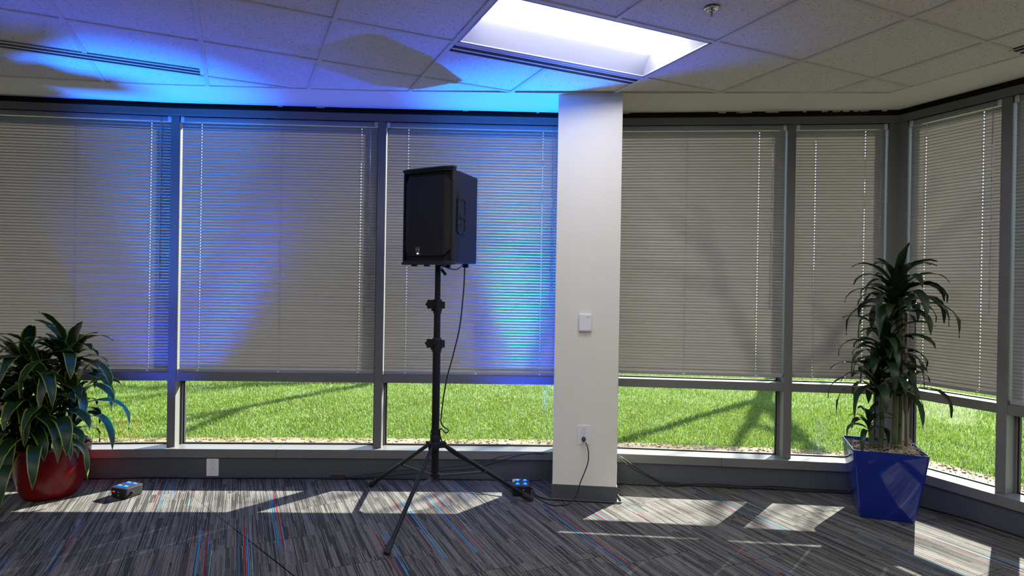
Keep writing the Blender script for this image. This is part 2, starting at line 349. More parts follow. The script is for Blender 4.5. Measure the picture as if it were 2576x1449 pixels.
# ceiling: tile field inside the drywall border
edge = [Vector(p) for p in ((-6.5, 3.35, 0), (-3.85, 3.80, 0), (-2.40, 3.985, 0), (-.95, 4.045, 0), (.49, 4.022, 0), (1.93, 3.940, 0), (2.402, 3.922, 0), (2.723, 3.267, 0), (2.723+.404*9, 3.267-.915*9, 0))]
poly = [Vector((XL, BACK, 0))]+edge
poly = [(XL, BACK)]+[(p.x, p.y) for p in edge]+[(edge[-1].x, BACK)]
def inpoly(x, y):
    c = False; n = len(poly)
    for i in range(n):
        x1, y1 = poly[i]; x2, y2 = poly[(i+1) % n]
        if (y1 > y) != (y2 > y) and x < (x2-x1)*(y-y1)/(y2-y1)+x1: c = not c
    return c
def clip(P, D, lim=20.):
    """longest stretch of line P+tD inside the ceiling polygon"""
    ts = []
    n = len(poly)
    for i in range(n):
        ax, ay = poly[i]; bx, by = poly[(i+1) % n]; ex, ey = bx-ax, by-ay
        den = D.x*ey-D.y*ex
        if abs(den) < 1e-9: continue
        t = ((ax-P.x)*ey-(ay-P.y)*ex)/den; s_ = ((ax-P.x)*D.y-(ay-P.y)*D.x)/den
        if -1e-9 <= s_ <= 1+1e-9: ts.append(t)
    ts.sort(); out = []
    for a, b in zip(ts, ts[1:]):
        m = P+D*((a+b)/2)
        if b-a > .01 and inpoly(m.x, m.y): out.append((a, b))
    return out
def grid(i, j, z=H): 
    p = GO+GU*(i*TU)+GV*(j*TU); return Vector((p.x, p.y, z))
# fixtures occupying grid cells: (i0,i1,j0,j1)
troffers = [(4, 6, 2, 3)]
for i in (-4, 0, 4, 8):
    for j in (5, 8, 11, 14): troffers.append((i, i+2, j, j+1))  # unseen rows of lights, added to brighten the column front and the room
troffers += [(-4, -2, 2, 3)]
diffusers = [('h', 4.0, 6.0, 1.80, 1.98), ('h', -4.0, 1.97, .03, .21), ('v', 8.36, 8.56, 3.98, 8.0)]
# tile panels with cut-outs: build cell by cell
tl = MB()
def cell(i0, i1, j0, j1):
    q = [grid(i0, j0), grid(i1, j0), grid(i1, j1), grid(i0, j1)]
    return q
def clip_poly(q):
    # Sutherland-Hodgman against each border edge that is convex here
    pts = [Vector((p.x, p.y, 0)) for p in q]
    for a, b in list(zip(edge, edge[1:])):
        # room side is to the right of a->b
        def side(p): return (b.x-a.x)*(p.y-a.y)-(b.y-a.y)*(p.x-a.x)
        out = []
        for k in range(len(pts)):
            p, r = pts[k], pts[(k+1) % len(pts)]; sp_, sr = side(p), side(r)
            if sp_ <= 0: out.append(p)
            if sp_*sr < 0: t = sp_/(sp_-sr); out.append(p+(r-p)*t)
        pts = out
        if len(pts) < 3: return []
    return pts
for i in range(-14, 22):
    for j in range(-8, 24):
        c = [(i, i+1, j, j+1)]
        for (a, b, d, e) in troffers:
            if a <= i < b and d <= j < e: c = []
        if not c: continue
        pts = clip_poly(cell(*c[0]))
        if len(pts) < 3: continue
        cx = sum(p.x for p in pts)/len(pts); cy = sum(p.y for p in pts)/len(pts)
        if cx < XL-.5 or cy < BACK-.5: continue
        tl.prism([(p.x, p.y) for p in pts], H+.007, H+.022)
ceiling = tag(tl.build('ceiling', M['tile']), kind='structure')
tg = MB()
def bar(P, D, a, b, w=.012, z0=H-.001, z1=H+.03):
    n = Vector((-D.y, D.x, 0)); q = [P+D*a-n*w, P+D*b-n*w, P+D*b+n*w, P+D*a+n*w]
    tg.prism([(p.x, p.y) for p in q], z0, z1)
for i in range(-14, 22):
    P = grid(i, 0)
    for a, b in clip(P, GV):
        cuts = [(t[2], t[3]) for t in troffers if t[0] < i < t[1]]+[(t[3]-.012, t[4]+.012) for t in diffusers if t[1] < i < t[2]]
        for c0, c1 in sorted(cuts):
            if a < c0*TU < b: bar(P, GV, a, c0*TU)
            if a < c1*TU: a = max(a, c1*TU)
        if b > a: bar(P, GV, a, b)
for j in range(-8, 24):
    P = grid(0, j)
    for a, b in clip(P, GU):
        cuts = sorted((t[0]*TU, t[1]*TU) for t in troffers if t[2] < j < t[3])
        bar(P, GU, a, b, w=.0118, z0=H-.0005)
tg.build('ceiling_grid', M['tee'], ceiling)
# drywall border between tiles and windows (solid)
sf = MB(); wl = offchain(0.0)
e2 = edge; w2 = [wl[0], wl[1], wl[2], wl[3], wl[4], wl[5], wl[6], wl[7], wl[9]]
# match wall vertices 0..9 to edge vertices
pairs = [(wl[0], e2[0]), (wl[1], e2[1]), (wl[2], e2[2]), (wl[3], e2[3]), (wl[4], e2[4]), (wl[5], e2[5]), (wl[6], e2[6]), (wl[7], e2[7]), (wl[9], e2[8])]
for (a, b), (c, d) in zip(pairs, pairs[1:]):
    sf.prism([(a.x, a.y), (c.x, c.y), (d.x, d.y), (b.x, b.y)], H-.001, H+.06)
sf.build('drywall_border', M['drywall'], ceiling)
rf = MB(); _ro = offchain(-.13); rf.prism([(XL-.2, BACK-.2)]+[(XL-.2, _ro[0].y)]+[(p.x, p.y) for p in _ro[1:]]+[(_ro[-1].x, BACK-.2)], H+.2, H+.4)
tag(rf.build('ceiling_slab', M['concrete']), kind='structure').name = 'ceiling_2'  # unseen slab, put in over the room to stop sky light leaking in

# troffers and diffusers ------------------------------------------------
def troffer(i0, i1, j0, j1, label):
    o = grid(i0, j0); t = empty('ceiling_light', (o.x, o.y, H), YAW, label=label, cat='ceiling light', group='recessed lights in the tile ceiling')
    W = (i1-i0)*TU; D = (j1-j0)*TU; g = .014; hgt = .085
    # local x along GU, local y is -GV, so the fixture spans y in [-D,0]
    fr = MB()
    for (x0, x1, y0, y1) in ((g, W-g, -g-.012, -g), (g, W-g, -D+g, -D+g+.012), (g, g+.012, -D+g, -g), (W-g-.012, W-g, -D+g, -g)): fr.box(x0, x1, y0, y1, .0, .01)
    fr.build('frame', M['troffer'], t, bevel=.001)
    hs = MB(); a = g+.01
    n = 8; rr = .20
    for sgn, yy in ((1, -a), (-1, -D+a)):
        prof = [(yy-sgn*rr*(k/n), .004+hgt*math.sin(math.pi/2*k/n)) for k in range(n+1)]
        vs = []
        for y, z in prof: vs += [(a, y, z), (W-a, y, z)]
        hs.add(vs, [(2*k, 2*k+1, 2*k+3, 2*k+2) for k in range(n)])
    hs.box(a, W-a, -D+a+rr-.002, -a-rr+.002, hgt+.002, hgt+.012)
    ys = [(-a-rr*(k/n), .004+hgt*math.sin(math.pi/2*k/n)) for k in range(n+1)]+[(-D+a+rr*(k/n), .004+hgt*math.sin(math.pi/2*k/n)) for k in range(n, -1, -1)]
    for x0, x1 in ((a, a+.05), (W-a, W-a-.05)):     # sloped end plates
        m_ = len(ys)
        hs.add([(x0, y, .004) for y, z in ys]+[(x0+(x1-x0)*(z/hgt), y, z) for y, z in ys], [(k, k+1, m_+k+1, m_+k) for k in range(m_-1)])
    hs.box(a, W-a, -D+a, -a, hgt+.02, hgt+.03)
    hs.box(a-.004, a, -D+a, -a, .004, hgt+.03); hs.box(W-a, W-a+.004, -D+a, -a, .004, hgt+.03)
    hs.box(a, W-a, -a, -a+.004, .004, hgt+.03); hs.box(a, W-a, -D+a-.004, -D+a, .004, hgt+.03)
    hs.build('reflector', M['troffer'], t, smooth=30)
    ln = MB(); c = -D/2; hw = D/2-a-rr+.035
    pr = [(c+hw*math.cos(math.pi*k/12), .072-.03*math.sin(math.pi*k/12)) for k in range(13)]
    vs = []
    for y, z in pr: vs += [(a+.03, y, z), (W-a-.03, y, z)]
    ln.add(vs, [(2*k, 2*k+1, 2*k+3, 2*k+2) for k in range(12)]+[tuple(range(0, 26, 2)), tuple(range(25, 0, -2))])
    ln.build('lens', M['lens'], t, smooth=40)
    return t
troffer(*troffers[0], 'recessed white ceiling light glowing just in front of the column')
for q in troffers[1:]: troffer(*q, 'unseen recessed ceiling light added out of view to brighten the column and room' if q[2] > 4 else 'recessed white ceiling light in the tile ceiling left of the view')

def diffuser(kind, i0, i1, j0, j1, label):
    o = grid(i0, j0); t = empty('air_diffuser', (o.x, o.y, H), YAW, label=label, cat='air vent', group='black slot vents in the ceiling')
    W = (i1-i0)*TU; D = (j1-j0)*TU
    fr = MB(); sl = MB()
    if kind == 'h':
        s_ = D/11
        for a, b in ((0, .7), (4.1, 5.8), (9.6, 11)): fr.box(.014, W-.014, -b*s_, -a*s_, -.003, .004)
        sl.box(.014, W-.014, -D, 0, -.001, .0055); 
    else:
        s_ = W/11
        for a, b in ((0, .7), (4.1, 5.8), (9.6, 11)): fr.box(a*s_, b*s_, -D, 0, -.003, .004)
        sl.box(0, W, -D, -.014, -.001, .0055)
    fr.build('frame', M['tee'], t); sl.build('slot', M['slot'], t)
diffuser(*diffusers[0], 'black slot air vent along the edge of the glowing ceiling light')
diffuser(*diffusers[1], 'long black slot air vent at the upper left, lit blue')
diffuser(*diffusers[2], 'black slot air vent at the far upper right of the ceiling')

# sprinkler
sp = empty('fire_sprinkler', (.891, 2.781, H), 0, label='chrome fire sprinkler head in the ceiling right of the light', cat='sprinkler')
k = MB(); k.lathe([(.036, .0), (.035, -.004), (.028, -.006), (.022, -.003), (.020, .004)], 32); k.build('escutcheon', M['chrome'], sp, smooth=True)
k = MB(); k.lathe([(.019, .003), (.019, .005)], 24); k.build('recess', M['slot'], sp)
k = MB(); k.lathe([(.008, .0), (.009, -.008), (.006, -.010)], 16)
for s in (-1, 1): k.tube([(s*.009, 0, -.002), (s*.011, 0, -.014), (s*.006, 0, -.028), (0, 0, -.036)], .0016, 6)
k.build('yoke', M['chrome'], sp, smooth=40)
k = MB(); k.lathe([(.0022, -.008), (.0026, -.018), (.0022, -.030)], 10); k.build('bulb', M['redbulb'], sp, smooth=True)
k = MB()
for q in range(10):
    t = 2*math.pi*q/10; Mx = Matrix.Rotation(t, 4, 'Z'); k.box(.003, .0125, -.0022, .0022, -.0385, -.037, Mx)
k.lathe([(.005, -.036), (.005, -.040)], 12); k.build('deflector', M['chrome'], sp)

# ------------------------------------------------------------------ walls, sill, frames
def seglist(): return range(1, 8)          # chain indices 1..8 are V0..V7
wb = MB(); ribbon(wb, -.20, .03, 0, .150, 0, 6); tag(wb.build('wall_front', M['lowwall']), kind='structure')
wb = MB(); ribbon(wb, -.20, .03, 0, .150, 6, 9); tag(wb.build('wall_right', M['lowwall']), kind='structure')
sl = MB(); ribbon(sl, -.115, .052, .150, .213, 1, 8)
tag(sl.build('trim_1', M['frame'], bevel=.003), kind='structure')
# sill joints
sj = MB()
for a, b, s in ((1, 2, .77), (3, 4, 1.02)):
    F_, Ln, an = facet(a, b); sj.box(s-.001, s+.001, -.0535, -.0515, .151, .2125, F_); sj.box(s-.001, s+.001, -.052, .08, .2125, .2134, F_)
tag(sj.build('trim_2', M['gasket']), kind='structure')
hd = MB(); ribbon(hd, -.14, 0, 2.597, 2.652, 1, 8); ribbon(hd, -.14, .006, 2.597, 2.612, 1, 8)
tag(hd.build('trim_3', M['frame']), kind='structure')
rc = MB(); ribbon(rc, -.13, -.022, 2.645, H+.2, 1, 8); tag(rc.build('trim_4', M['recess']), kind='structure')
# caulk crumbs along the black gap
ck = MB()
for q in range(26):
    a, b = random.choice([(2, 3), (2, 3), (3, 4), (3, 4), (1, 2), (4, 5)]); F_, Ln, an = facet(a, b); s = random.uniform(.02, Ln-.05); w = random.uniform(.01, .06)
    ck.box(s, s+w, .004, .02, H-.002-random.uniform(.001, .004), H+.002, F_)
ck.build('caulk', M['drywall'], bpy.data.objects['trim_4'])
# room shell outside the view
w_ = MB(); w_.box(XL-.2, XL, BACK, 4.0, 0, H+.2); tag(w_.build('wall_left', M['room']), kind='structure')
w_ = MB(); w_.box(XL-.2, XR+.2, BACK-.2, BACK, 0, H+.2); tag(w_.build('wall_back', M['room']), kind='structure')
w_ = MB(); ribbon(w_, -.3, .0, .15, H+.2, 0, 1); w_.build('plain_wall', M['room'], bpy.data.objects['wall_front'])
w_ = MB(); ribbon(w_, -.3, .0, .15, H+.2, 8, 9); w_.build('plain_wall', M['room'], bpy.data.objects['wall_right'])

MW = .0285
tn = [5]
def mullion(M4, x0, x1, z0=.213, z1=2.597, y1=.13):
    m = MB(); m.box(x0, x1, 0, y1, z0, z1, M4)
    o = m.build('trim_%d' % tn[0], M['frame'], bevel=.002); tn[0] += 1
    return tag(o, kind='structure')
for k_, (a, b) in {0: (0, 1), 1: (1, 2), 2: (2, 3), 3: (3, 4), 4: (4, 5), 6: (6, 7)}.items():
    F_, Ln, an = facet(a, b)
    if k_ in (1, 2, 3, 4):
        F0, L0, an0 = facet(k_-1, k_); am = (an+an0)/2
        F_ = Matrix.Translation(V[k_]) @ Matrix.Rotation(am, 4, 'Z')
    mullion(F_, -MW, MW)
F_, Ln, an = facet(4, 5); mullion(F_, Ln-.062, Ln+.01)
F_, Ln, an = facet(5, 6); mullion(F_, -.01, .062)
F_, Ln, an = facet(6, 7); mullion(F_, Ln-MW, Ln+MW)

def window(a, b, n, xa, xb, railz):
    F_, Ln, an = facet(a, b)
    w = empty('window_%d' % n, F_.translation, an, kind='structure')
    tr = MB(); tr.box(xa, xb, .004, .13, .690, .750)
    tr.build('transom', M['frame'], w, bevel=.002)
    st = MB()
    for z0, z1 in ((.213, .69), (.75, 2.597)):
        for x0, x1 in ((xa, xa+.012), (xb-.012, xb)): st.box(x0, x1, .085, .13, z0, z1)
    st.build('glazing_stop', M['frame'], w)
    gk = MB()
    for z0, z1 in ((.213, .69), (.75, 2.597)):
        x0, x1 = xa+.012, xb-.012
        gk.box(x0, x0+.009, .096, .118, z0, z1); gk.box(x1-.009, x1, .096, .118, z0, z1)
        gk.box(x0, x1, .096, .118, z0, z0+.008); gk.box(x0, x1, .096, .118, z1-.006, z1)
    gk.build('gasket', M['gasket'], w)
    for z0, z1 in ((.219, .686), (.757, 2.593)):
        g = MB(); g.box(xa+.018, xb-.018, .104, .110, z0, z1); g.build('glass_pane', M['glass'], w)
    return F_, Ln, an

SLAT_W = .0252; TILT = math.radians(77); PITCH = .0211
def blind(a, b, xa, xb, zb, cords, wand, label, holes=None, skew=0):
    F_, Ln, an = facet(a, b)
    t = empty('window_blind', F_.translation, an, label=label, cat='blind', group='grey mini blinds closed over the windows')
    yc = .030; g0, g1 = xa+.006, xb-.005
    h = MB(); h.box(g0, g1, yc-.014, yc+.014, 2.560, 2.597); h.build('headrail', M['blindrail'], t, bevel=.002)
    for x0, x1 in ((g0-.002, g0+.022), (g1-.022, g1+.002)): c = MB(); c.box(x0, x1, yc-.017, yc-.0145, 2.557, 2.598); c.build('end_bracket', M['white'], t)
    top = 2.553; n = round((top-.008-(zb+.034))/PITCH); PT = (top-.008-(zb+.034))/(n-1); s = MB(); holes = cords if holes is None else holes
    xs = [g0+.004]
    for hx in sorted(holes): xs += [hx-.0028, hx+.0028]
    xs.append(g1-.004)
    # add in-between points
    K = 7      # points across the slat
    for k in range(n):
        z = top-.008-PT*k; til = TILT+random.uniform(-.012, .012); dz = random.uniform(-.0006, .0006)
        prof = []
        for q in range(K):
            u = (q/(K-1)-.5)*SLAT_W; cr = .0036*(1-(2*q/(K-1)-1)**2)     # crown
            # local: slat axis direction from outer-bottom to inner-top, crown bulges up/outwards
            dy = -math.cos(til)*u + math.sin(til)*cr; dzz = math.sin(til)*u + math.cos(til)*cr
            prof.append((yc+dy, z+dz+dzz))
        o = len(s.v)
        for x in xs:
            for (y, zz) in prof: s.v.append((x, y+random.uniform(-.0001, .0001), zz))
        for ix in range(len(xs)-1):
            hole = ix % 2 == 1
            for q in range(K-1):
                if hole and q in (2, 3): continue
                A = o+ix*K+q; s.f.append((A, A+1, A+1+K, A+K)); s.mi.append(0)
    sob = s.build('slats', M['slat'], t, smooth=True)
    r = MB(); zr = zb
    r.box(g0, g1, yc-.013, yc+.013, zr, zr+.022); r.build('bottom_rail', M['blindrail'], t, bevel=.003)
    for cx in cords:
        l = MB(); 
        l.tube([(cx+.001, yc-.0135, zr+.02), (cx, yc-.0135, 1.6), (cx, yc-.0135, 2.56)], .0006, 5)
        l.tube([(cx, yc+.001, zr+.02), (cx, yc+.001, 2.56)], .0006, 5)
        l.tube([(cx, yc+.0135, zr+.02), (cx, yc+.0135, 2.56)], .0006, 5)
        l.build('ladder_cord', M['whiteline'], t)
        bt = MB(); bt.box(cx-.008, cx+.008, yc-.0155, yc-.0125, zr+.006, zr+.015); bt.build('cord_button', M['white'], t, bevel=.001)
    if wand:
        wx, zl = wand; hk = MB(); hk.tube([(wx, yc-.012, 2.575), (wx, yc-.024, 2.565), (wx, yc-.026, 2.545)], .0015, 6); hk.build('wand_hook', M['whiteline'], t)
        wd = MB(); wd.tube([(wx, yc-.026, 2.548), (wx-.003, yc-.024, zl)], .0042, 6); wd.build('tilt_wand', M['clear'], t, smooth=30)
    return t
window(0, 1, 1, MW, facet(0, 1)[1]-MW, 0); window(1, 2, 2, MW, facet(1, 2)[1]-MW, 0); window(2, 3, 3, MW, facet(2, 3)[1]-MW, 0)
window(3, 4, 4, MW, facet(3, 4)[1]-MW, 0); window(4, 5, 5, MW, facet(4, 5)[1]-.062, 0); window(5, 6, 6, .062, facet(5, 6)[1]-MW, 0); window(6, 7, 7, MW, facet(6, 7)[1]-MW, 0)
def bw(a, b): return facet(a, b)[1]
blind(0, 1, MW, bw(0, 1)-MW, .752, [.18, .82, 1.325], (1.40, 1.35), 'grey mini blind at the far left, behind the red-potted plant', holes=[.18, 1.325])
blind(1, 2, MW, bw(1, 2)-MW, .752, [.175, .75, 1.325], (1.395, 1.30), 'grey mini blind on the window left of the speaker, its left half lit blue', holes=[.175, 1.325])
blind(2, 3, MW, bw(2, 3)-MW, .752, [.19, .71, 1.18], (1.25, 1.28), 'grey mini blind behind the speaker, lit bright blue beside the column', holes=[.19, 1.18])
blind(3, 4, MW, bw(3, 4)-MW, .786, [.25, .76, 1.27], (1.355, 1.28), 'grey mini blind on the wide window just right of the column', holes=[.25, 1.27])
blind(4, 5, MW, bw(4, 5)-.062, .790, [.175, .51], (.605, 1.28), 'narrow tan-lit mini blind on the window left of the room corner', )
blind(5, 6, .062, bw(5, 6)-MW, .790, [.17, .52], (.585, 1.28), 'narrow sunlit mini blind on the window right of the room corner')
blind(6, 7, MW, bw(6, 7)-MW, .752, [.18, .75, 1.32], (1.39, 1.28), 'grey mini blind cut off by the right edge of the view')

# column -------------------------------------------------------------
CA = math.atan2(-.045, .42); CM = Matrix.Translation((.289, 4.050, 0)) @ Matrix.Rotation(CA, 4, 'Z')
c = MB(); c.box(0, .423, 0, .50, 0, H+.01); cobj = c.build('column', M['column'], None, loc=(.289, 4.050, 0), rotz=CA, bevel=.004)
tag(cobj, kind='structure'); cobj.name = 'wall_column'
b_ = MB(); b_.box(-.004, .427, -.004, .40, 0, .1); 
bo = b_.build('baseboard_column', M['basevinyl'], None, loc=(.289, 4.050, 0), rotz=CA, bevel=.001); tag(bo, kind='structure')
bl = MB(); bl.box(-.007, .430, -.010, .40, 0, .008); bl.build('base_toe', M['basevinyl'], bo, bevel=.002)

def outlet(name, Mloc, rz, label, plug=False):
    t = empty(name, Mloc, rz, label=label, cat='electrical outlet', group='white duplex outlets')
    p = MB(); p.box(-.043, .043, -.006, 0, -.063, .063); p.build('cover_plate', M['white'], t, bevel=.002)
    for z in (.022, -.022):
        r = MB(); pr = [(.017*math.cos(2*math.pi*k/24), max(-.0145, min(.0145, .017*math.sin(2*math.pi*k/24)))) for k in range(24)]
        r.prism(pr, 0, .0015, Matrix.Translation((0, -.006, z)) @ Matrix.Rotation(math.pi/2, 4, 'X'))
        ro = r.build('receptacle', M['white'], t, bevel=.0004)
        s = MB(); s.box(-.0075, -.0055, -.0082, -.006, z-.007, z+.001); s.box(.0055, .0075, -.0082, -.006, z-.006, z+.001)
        s.lathe([(.0028, 0), (.0028, .0022)], 12, c=(0, -.006, z+.0095), M=Matrix.Rotation(math.pi/2, 4, 'X')); s.build('socket_slots', M['whiteline'], ro)
        ring = MB(); pts = [(1.06*x, -.0066, z+1.06*y) for x, y in pr]; ring.tube(pts+[pts[0]], .0005, 4); ring.build('outline', M['whiteline'], ro)
    w = MB()
    for q in range(7):       # tiny printed panel code
        x = -.013+q*.0042
        w.box(x, x+.003, -.0064, -.006, .046, .047); w.box(x, x+.0008, -.0064, -.006, .0435, .047)
    w.build('printed_code', M['whiteline'], t)
    sc = MB(); sc.lathe([(.0025, 0), (.0025, .001)], 10, c=(0, -.006, 0), M=Matrix.Rotation(math.pi/2, 4, 'X')); sc.build('screw', M['steel'], t)
    return t
F_, Ln, an = facet(1, 2); q = F_ @ Vector((.315, -.0305, .078)); outlet('wall_outlet', q, an, 'white outlet on the low slate wall under the window sill')
q = CM @ Vector((.203, -.0005, .437)); outlet('wall_outlet', q, CA, 'white outlet low on the column with a black plug in it')
q = CM @ Vector((.199, 0, 1.178))
wb_ = MB(); wb_.box(-.041, .041, -.020, 0, -.058, .058)
t = empty('wall_sensor', q, CA, label='small white sensor box mounted at chest height on the column', cat='sensor')
wb_.build('housing', M['white'], t, bevel=.004)
wb_ = MB(); wb_.box(-.037, .041, -.0225, -.020, -.050, .054); wb_.build('front_cover', M['white'], t, bevel=.002)
wb_ = MB()
for k in range(4): wb_.box(.010+k*.005, .0135+k*.005, -.0228, -.0225, .034, .040)
wb_.build('printed_logo', M['whiteline'], t)

# ------------------------------------------------------------------ cables
def cable(name, pts, r, label, cat='cable', grp=None, parent=None, n=8):
    m = MB(); m.tube(spline(pts, n), r, 8); o = m.build(name, M['cord'], parent, smooth=True)
    if label: tag(o, label, cat, grp)
    return o
C0 = CM @ Vector((.205, -.02, .412))
pc = MB(); 
pc.lathe([(.011, 0), (.013, .004), (.013, .018), (.008, .026), (.0045, .034)], 16, c=(0, 0, 0), M=Matrix.Rotation(math.radians(115), 4, 'X'))
pobj = empty('power_cord', CM @ Vector((.203, -.009, .415)), CA, label='black power cord plugged into the column outlet and looping down to the floor', cat='power cord')
po = pc.build('plug', M['cord'], pobj, smooth=40)
pcx = MB()
cl = [(.499, 3.99, .395), (.508, 3.965, .37), (.516, 3.965, .33), (.513, 3.965, .27), (.490, 3.965, .20), (.466, 3.965, .14), (.452, 3.96, .085), (.42, 3.95, .03), (.38, 3.935, .006), (.336, 3.922, .005), (.30, 3.915, .005), (.265, 3.935, .005), (.236, 3.975, .005), (.205, 4.03, .005), (.178, 4.075, .006), (.172, 4.11, .008), (.162, 4.14, .02)]
ci = Matrix.Rotation(-CA, 4, 'Z') @ Matrix.Translation(-pobj.location)
pcx.tube([ci @ p for p in spline(cl, 8)], .0035, 8); pcx.build('cord', M['cord'], pobj, smooth=True)
cable('floor_cable', [(.17, 4.17, .006), (.19, 4.09, .006), (.25, 4.03, .006), (.33, 4.018, .0065), (.45, 4.006, .0065), (.60, 3.988, .0065), (.70, 3.978, .0065), (.735, 3.985, .0065), (.745, 4.02, .0065), (.742, 4.12, .0065), (.740, 4.25, .0065), (.765, 4.36, .007), (.90, 4.355, .007), (1.08, 4.335, .008)], .005, 'black cable wrapped around the foot of the column')
# cables over the sill left of the column, draped to the floor cable run
cable('sill_cable', [(.285, 4.40, .219), (.27, 4.345, .221), (.20, 4.335, .224), (.05, 4.365, .205), (-.06, 4.36, .19), (-.23, 4.36, .135), (-.42, 4.372, .105), (-.68, 4.368, .085), (-.90, 4.37, .058), (-1.07, 4.375, .033), (-1.2, 4.37, .012)], .003, 'upper thin black cable sagging from the sill left of the column', grp='cables sagging off the sill')
cable('sill_cable', [(.285, 4.41, .218), (.25, 4.35, .218), (.12, 4.352, .212), (-.05, 4.36, .165), (-.25, 4.365, .10), (-.45, 4.372, .078), (-.62, 4.37, .062), (-.85, 4.37, .035), (-1.05, 4.37, .022), (-1.2, 4.372, .008)], .0038, 'lower black cable sagging from the sill behind the tripod legs', grp='cables sagging off the sill')
cable('sill_cable', [(.72, 4.36, .219), (.765, 4.325, .214), (.84, 4.325, .155), (.92, 4.33, .105), (1.02, 4.335, .055), (1.10, 4.34, .015)], .003, 'thin black cable coming down off the sill right of the column, left strand', grp='cables down to the junction block')
cable('sill_cable', [(.735, 4.38, .219), (.79, 4.315, .213), (.88, 4.325, .150), (.96, 4.328, .098), (1.05, 4.333, .05), (1.13, 4.34, .015)], .0038, 'thicker black cable coming down off the sill right of the column, right strand', grp='cables down to the junction block')
for x, y, lab, a in ((1.165, 4.345, 'flat black cable connector on the floor right of the column', -.09), (-1.23, 4.375, 'flat black cable connector on the floor left of the tripod', .02)):
    m = MB(); m.box(-.055, .055, -.014, .014, 0, .028); o = m.build('cable_connector', M['rubber'], None, loc=(x, y, .001), rotz=a, bevel=.005); tag(o, lab, 'cable connector', 'flat cable connectors')
def along(a, b, s, off, z): F_, Ln, an = facet(a, b); return F_ @ Vector((s, -off, z))
pts = [along(0, 1, .2, .045, .007)]+[along(0, 1, s, .042+random.uniform(0, .008), .007) for s in (.5, .8, 1.1, 1.4)]+[along(1, 2, s, .042+random.uniform(0, .01), .007) for s in (.2, .4, .6, .8, 1., 1.15)]
cable('floor_cable', pts, .0055, 'black cable run along the foot of the low wall behind the red pot')
pts = [Vector((-1.29, 4.372, .008))]+[along(2, 3, s, .045+random.uniform(0, .01), .006) for s in (.05, .25, .45, .65, .8, 1.0, 1.2)]
cable('floor_cable', pts, .0045, 'black cable lying at the foot of the wall behind the tripod')
pts = [Vector((1.21, 4.335, .01))]+[along(3, 4, s, .05+random.uniform(0, .02), .007+.006*(q % 2)) for q, s in enumerate((.8, .95, 1.15, 1.35))]+[along(4, 5, s, .05+random.uniform(0, .015), .007) for s in (.1, .35)]+[(2.60, 4.17, .007), (2.70, 4.02, .007), along(5, 6, .5, .045, .007)]+[along(6, 7, s, .045, .007) for s in (0, .4, .8, 1.2)]
cable('floor_cable', pts, .0055, 'black cable run from the connector to the room corner and on past the blue pot')
pts = [Vector((1.20, 4.34, .014))]+[along(3, 4, s, .040+random.uniform(0, .012), .018+.006*(q % 2)) for q, s in enumerate((.85, 1.0, 1.2, 1.4))]+[along(4, 5, s, .042, .017) for s in (.1, .3, .4)]
cable('floor_cable', pts, .0035, 'thinner black cable lying on the cable run right of the column')

# ------------------------------------------------------------------ speaker stand
ST = Vector((-.466, 3.82, 0))
st = empty('speaker_stand', ST, 0, label='black tripod stand holding the loudspeaker', cat='speaker stand')
def part(name, mb, m, parent=st, **k): return mb.build(name, M[m], parent, **k)
m = MB(); m.tube([(0, 0, .20), (0, 0, 1.07)], .0245, 20); part('lower_tube', m, 'blackmetal', smooth=40)
m = MB(); m.tube([(0, 0, 1.02), (0, 0, 1.32)], .021, 20); part('middle_tube', m, 'blackmetal', smooth=40)
m = MB(); m.tube([(0, 0, 1.25), (0, 0, 1.60)], .0178, 20); part('upper_tube', m, 'blackmetal', smooth=40)
for z, r in ((1.035, .029), (1.278, .0265)):
    m = MB(); m.lathe([(r, -.045), (r, -.03), (r+.003, -.028), (r+.003, .035), (r, .038), (r-.004, .045)], 24, c=(0, 0, z)); m.box(.01, r+.02, -.010, .010, z-.015, z+.030)
    cl_ = part('clamp_collar', m, 'blackplastic', smooth=40)
    k = MB(); Mx = Matrix.Translation((-.015, -.026, z+.012)) @ Matrix.Rotation(math.pi/2, 4, 'X') @ Matrix.Rotation(.25, 4, 'Y')
    pr = [(.028*(1+.13*math.cos(6*t)) * math.cos(t), .028*(1+.13*math.cos(6*t))*math.sin(t)) for t in [2*math.pi*i/48 for i in range(48)]]
    Mx = Matrix.Translation((-.036, -.022, z+.012)) @ Matrix.Rotation(-.25, 4, 'Z') @ Matrix.Rotation(math.pi/2, 4, 'X')
    k.prism(pr, -.006, .018, Mx); k.lathe([(.012, .018), (.011, .022)], 16, M=Mx); k.tube([(-.036, -.022, z+.012), (-.01, 0, z+.012)], .007, 10)
    k.build('clamp_knob', M['blackplastic'], cl_, smooth=35)
    k = MB(); k.tube([(-.035, -.012, z-.024), (-.02, -.012, z-.024)], .007, 10); k.build('locking_pin', M['blackmetal'], cl_, smooth=40)
m = MB(); m.lathe([(.027, .48), (.030, .482), (.030, .50), (.027, .502)], 20); m.lathe([(.029, .425), (.032, .43), (.032, .47), (.029, .475)], 20); part('leg_sleeve', m, 'blackplastic', smooth=40)
hubz = .43
feet = [Vector((-.487, .421, 0)), Vector((-.161, -.645, 0)), Vector((.606, .179, 0))]
m = MB(); m.lathe([(.030, -.022), (.036, -.018), (.036, .012), (.030, .022)], 24, c=(0, 0, hubz-.02))
for f in feet:
    d = f.normalized(); Mx = Matrix.Translation((0, 0, hubz-.02)) @ Matrix.Rotation(math.atan2(d.y, d.x), 4, 'Z')
    m.box(.02, .068, -.020, -.0145, -.020, .014, Mx); m.box(.02, .068, .0145, .020, -.020, .014, Mx); m.box(.02, .045, -.018, .018, -.002, .016, Mx)
part('tripod_hub', m, 'blackplastic', bevel=.002)
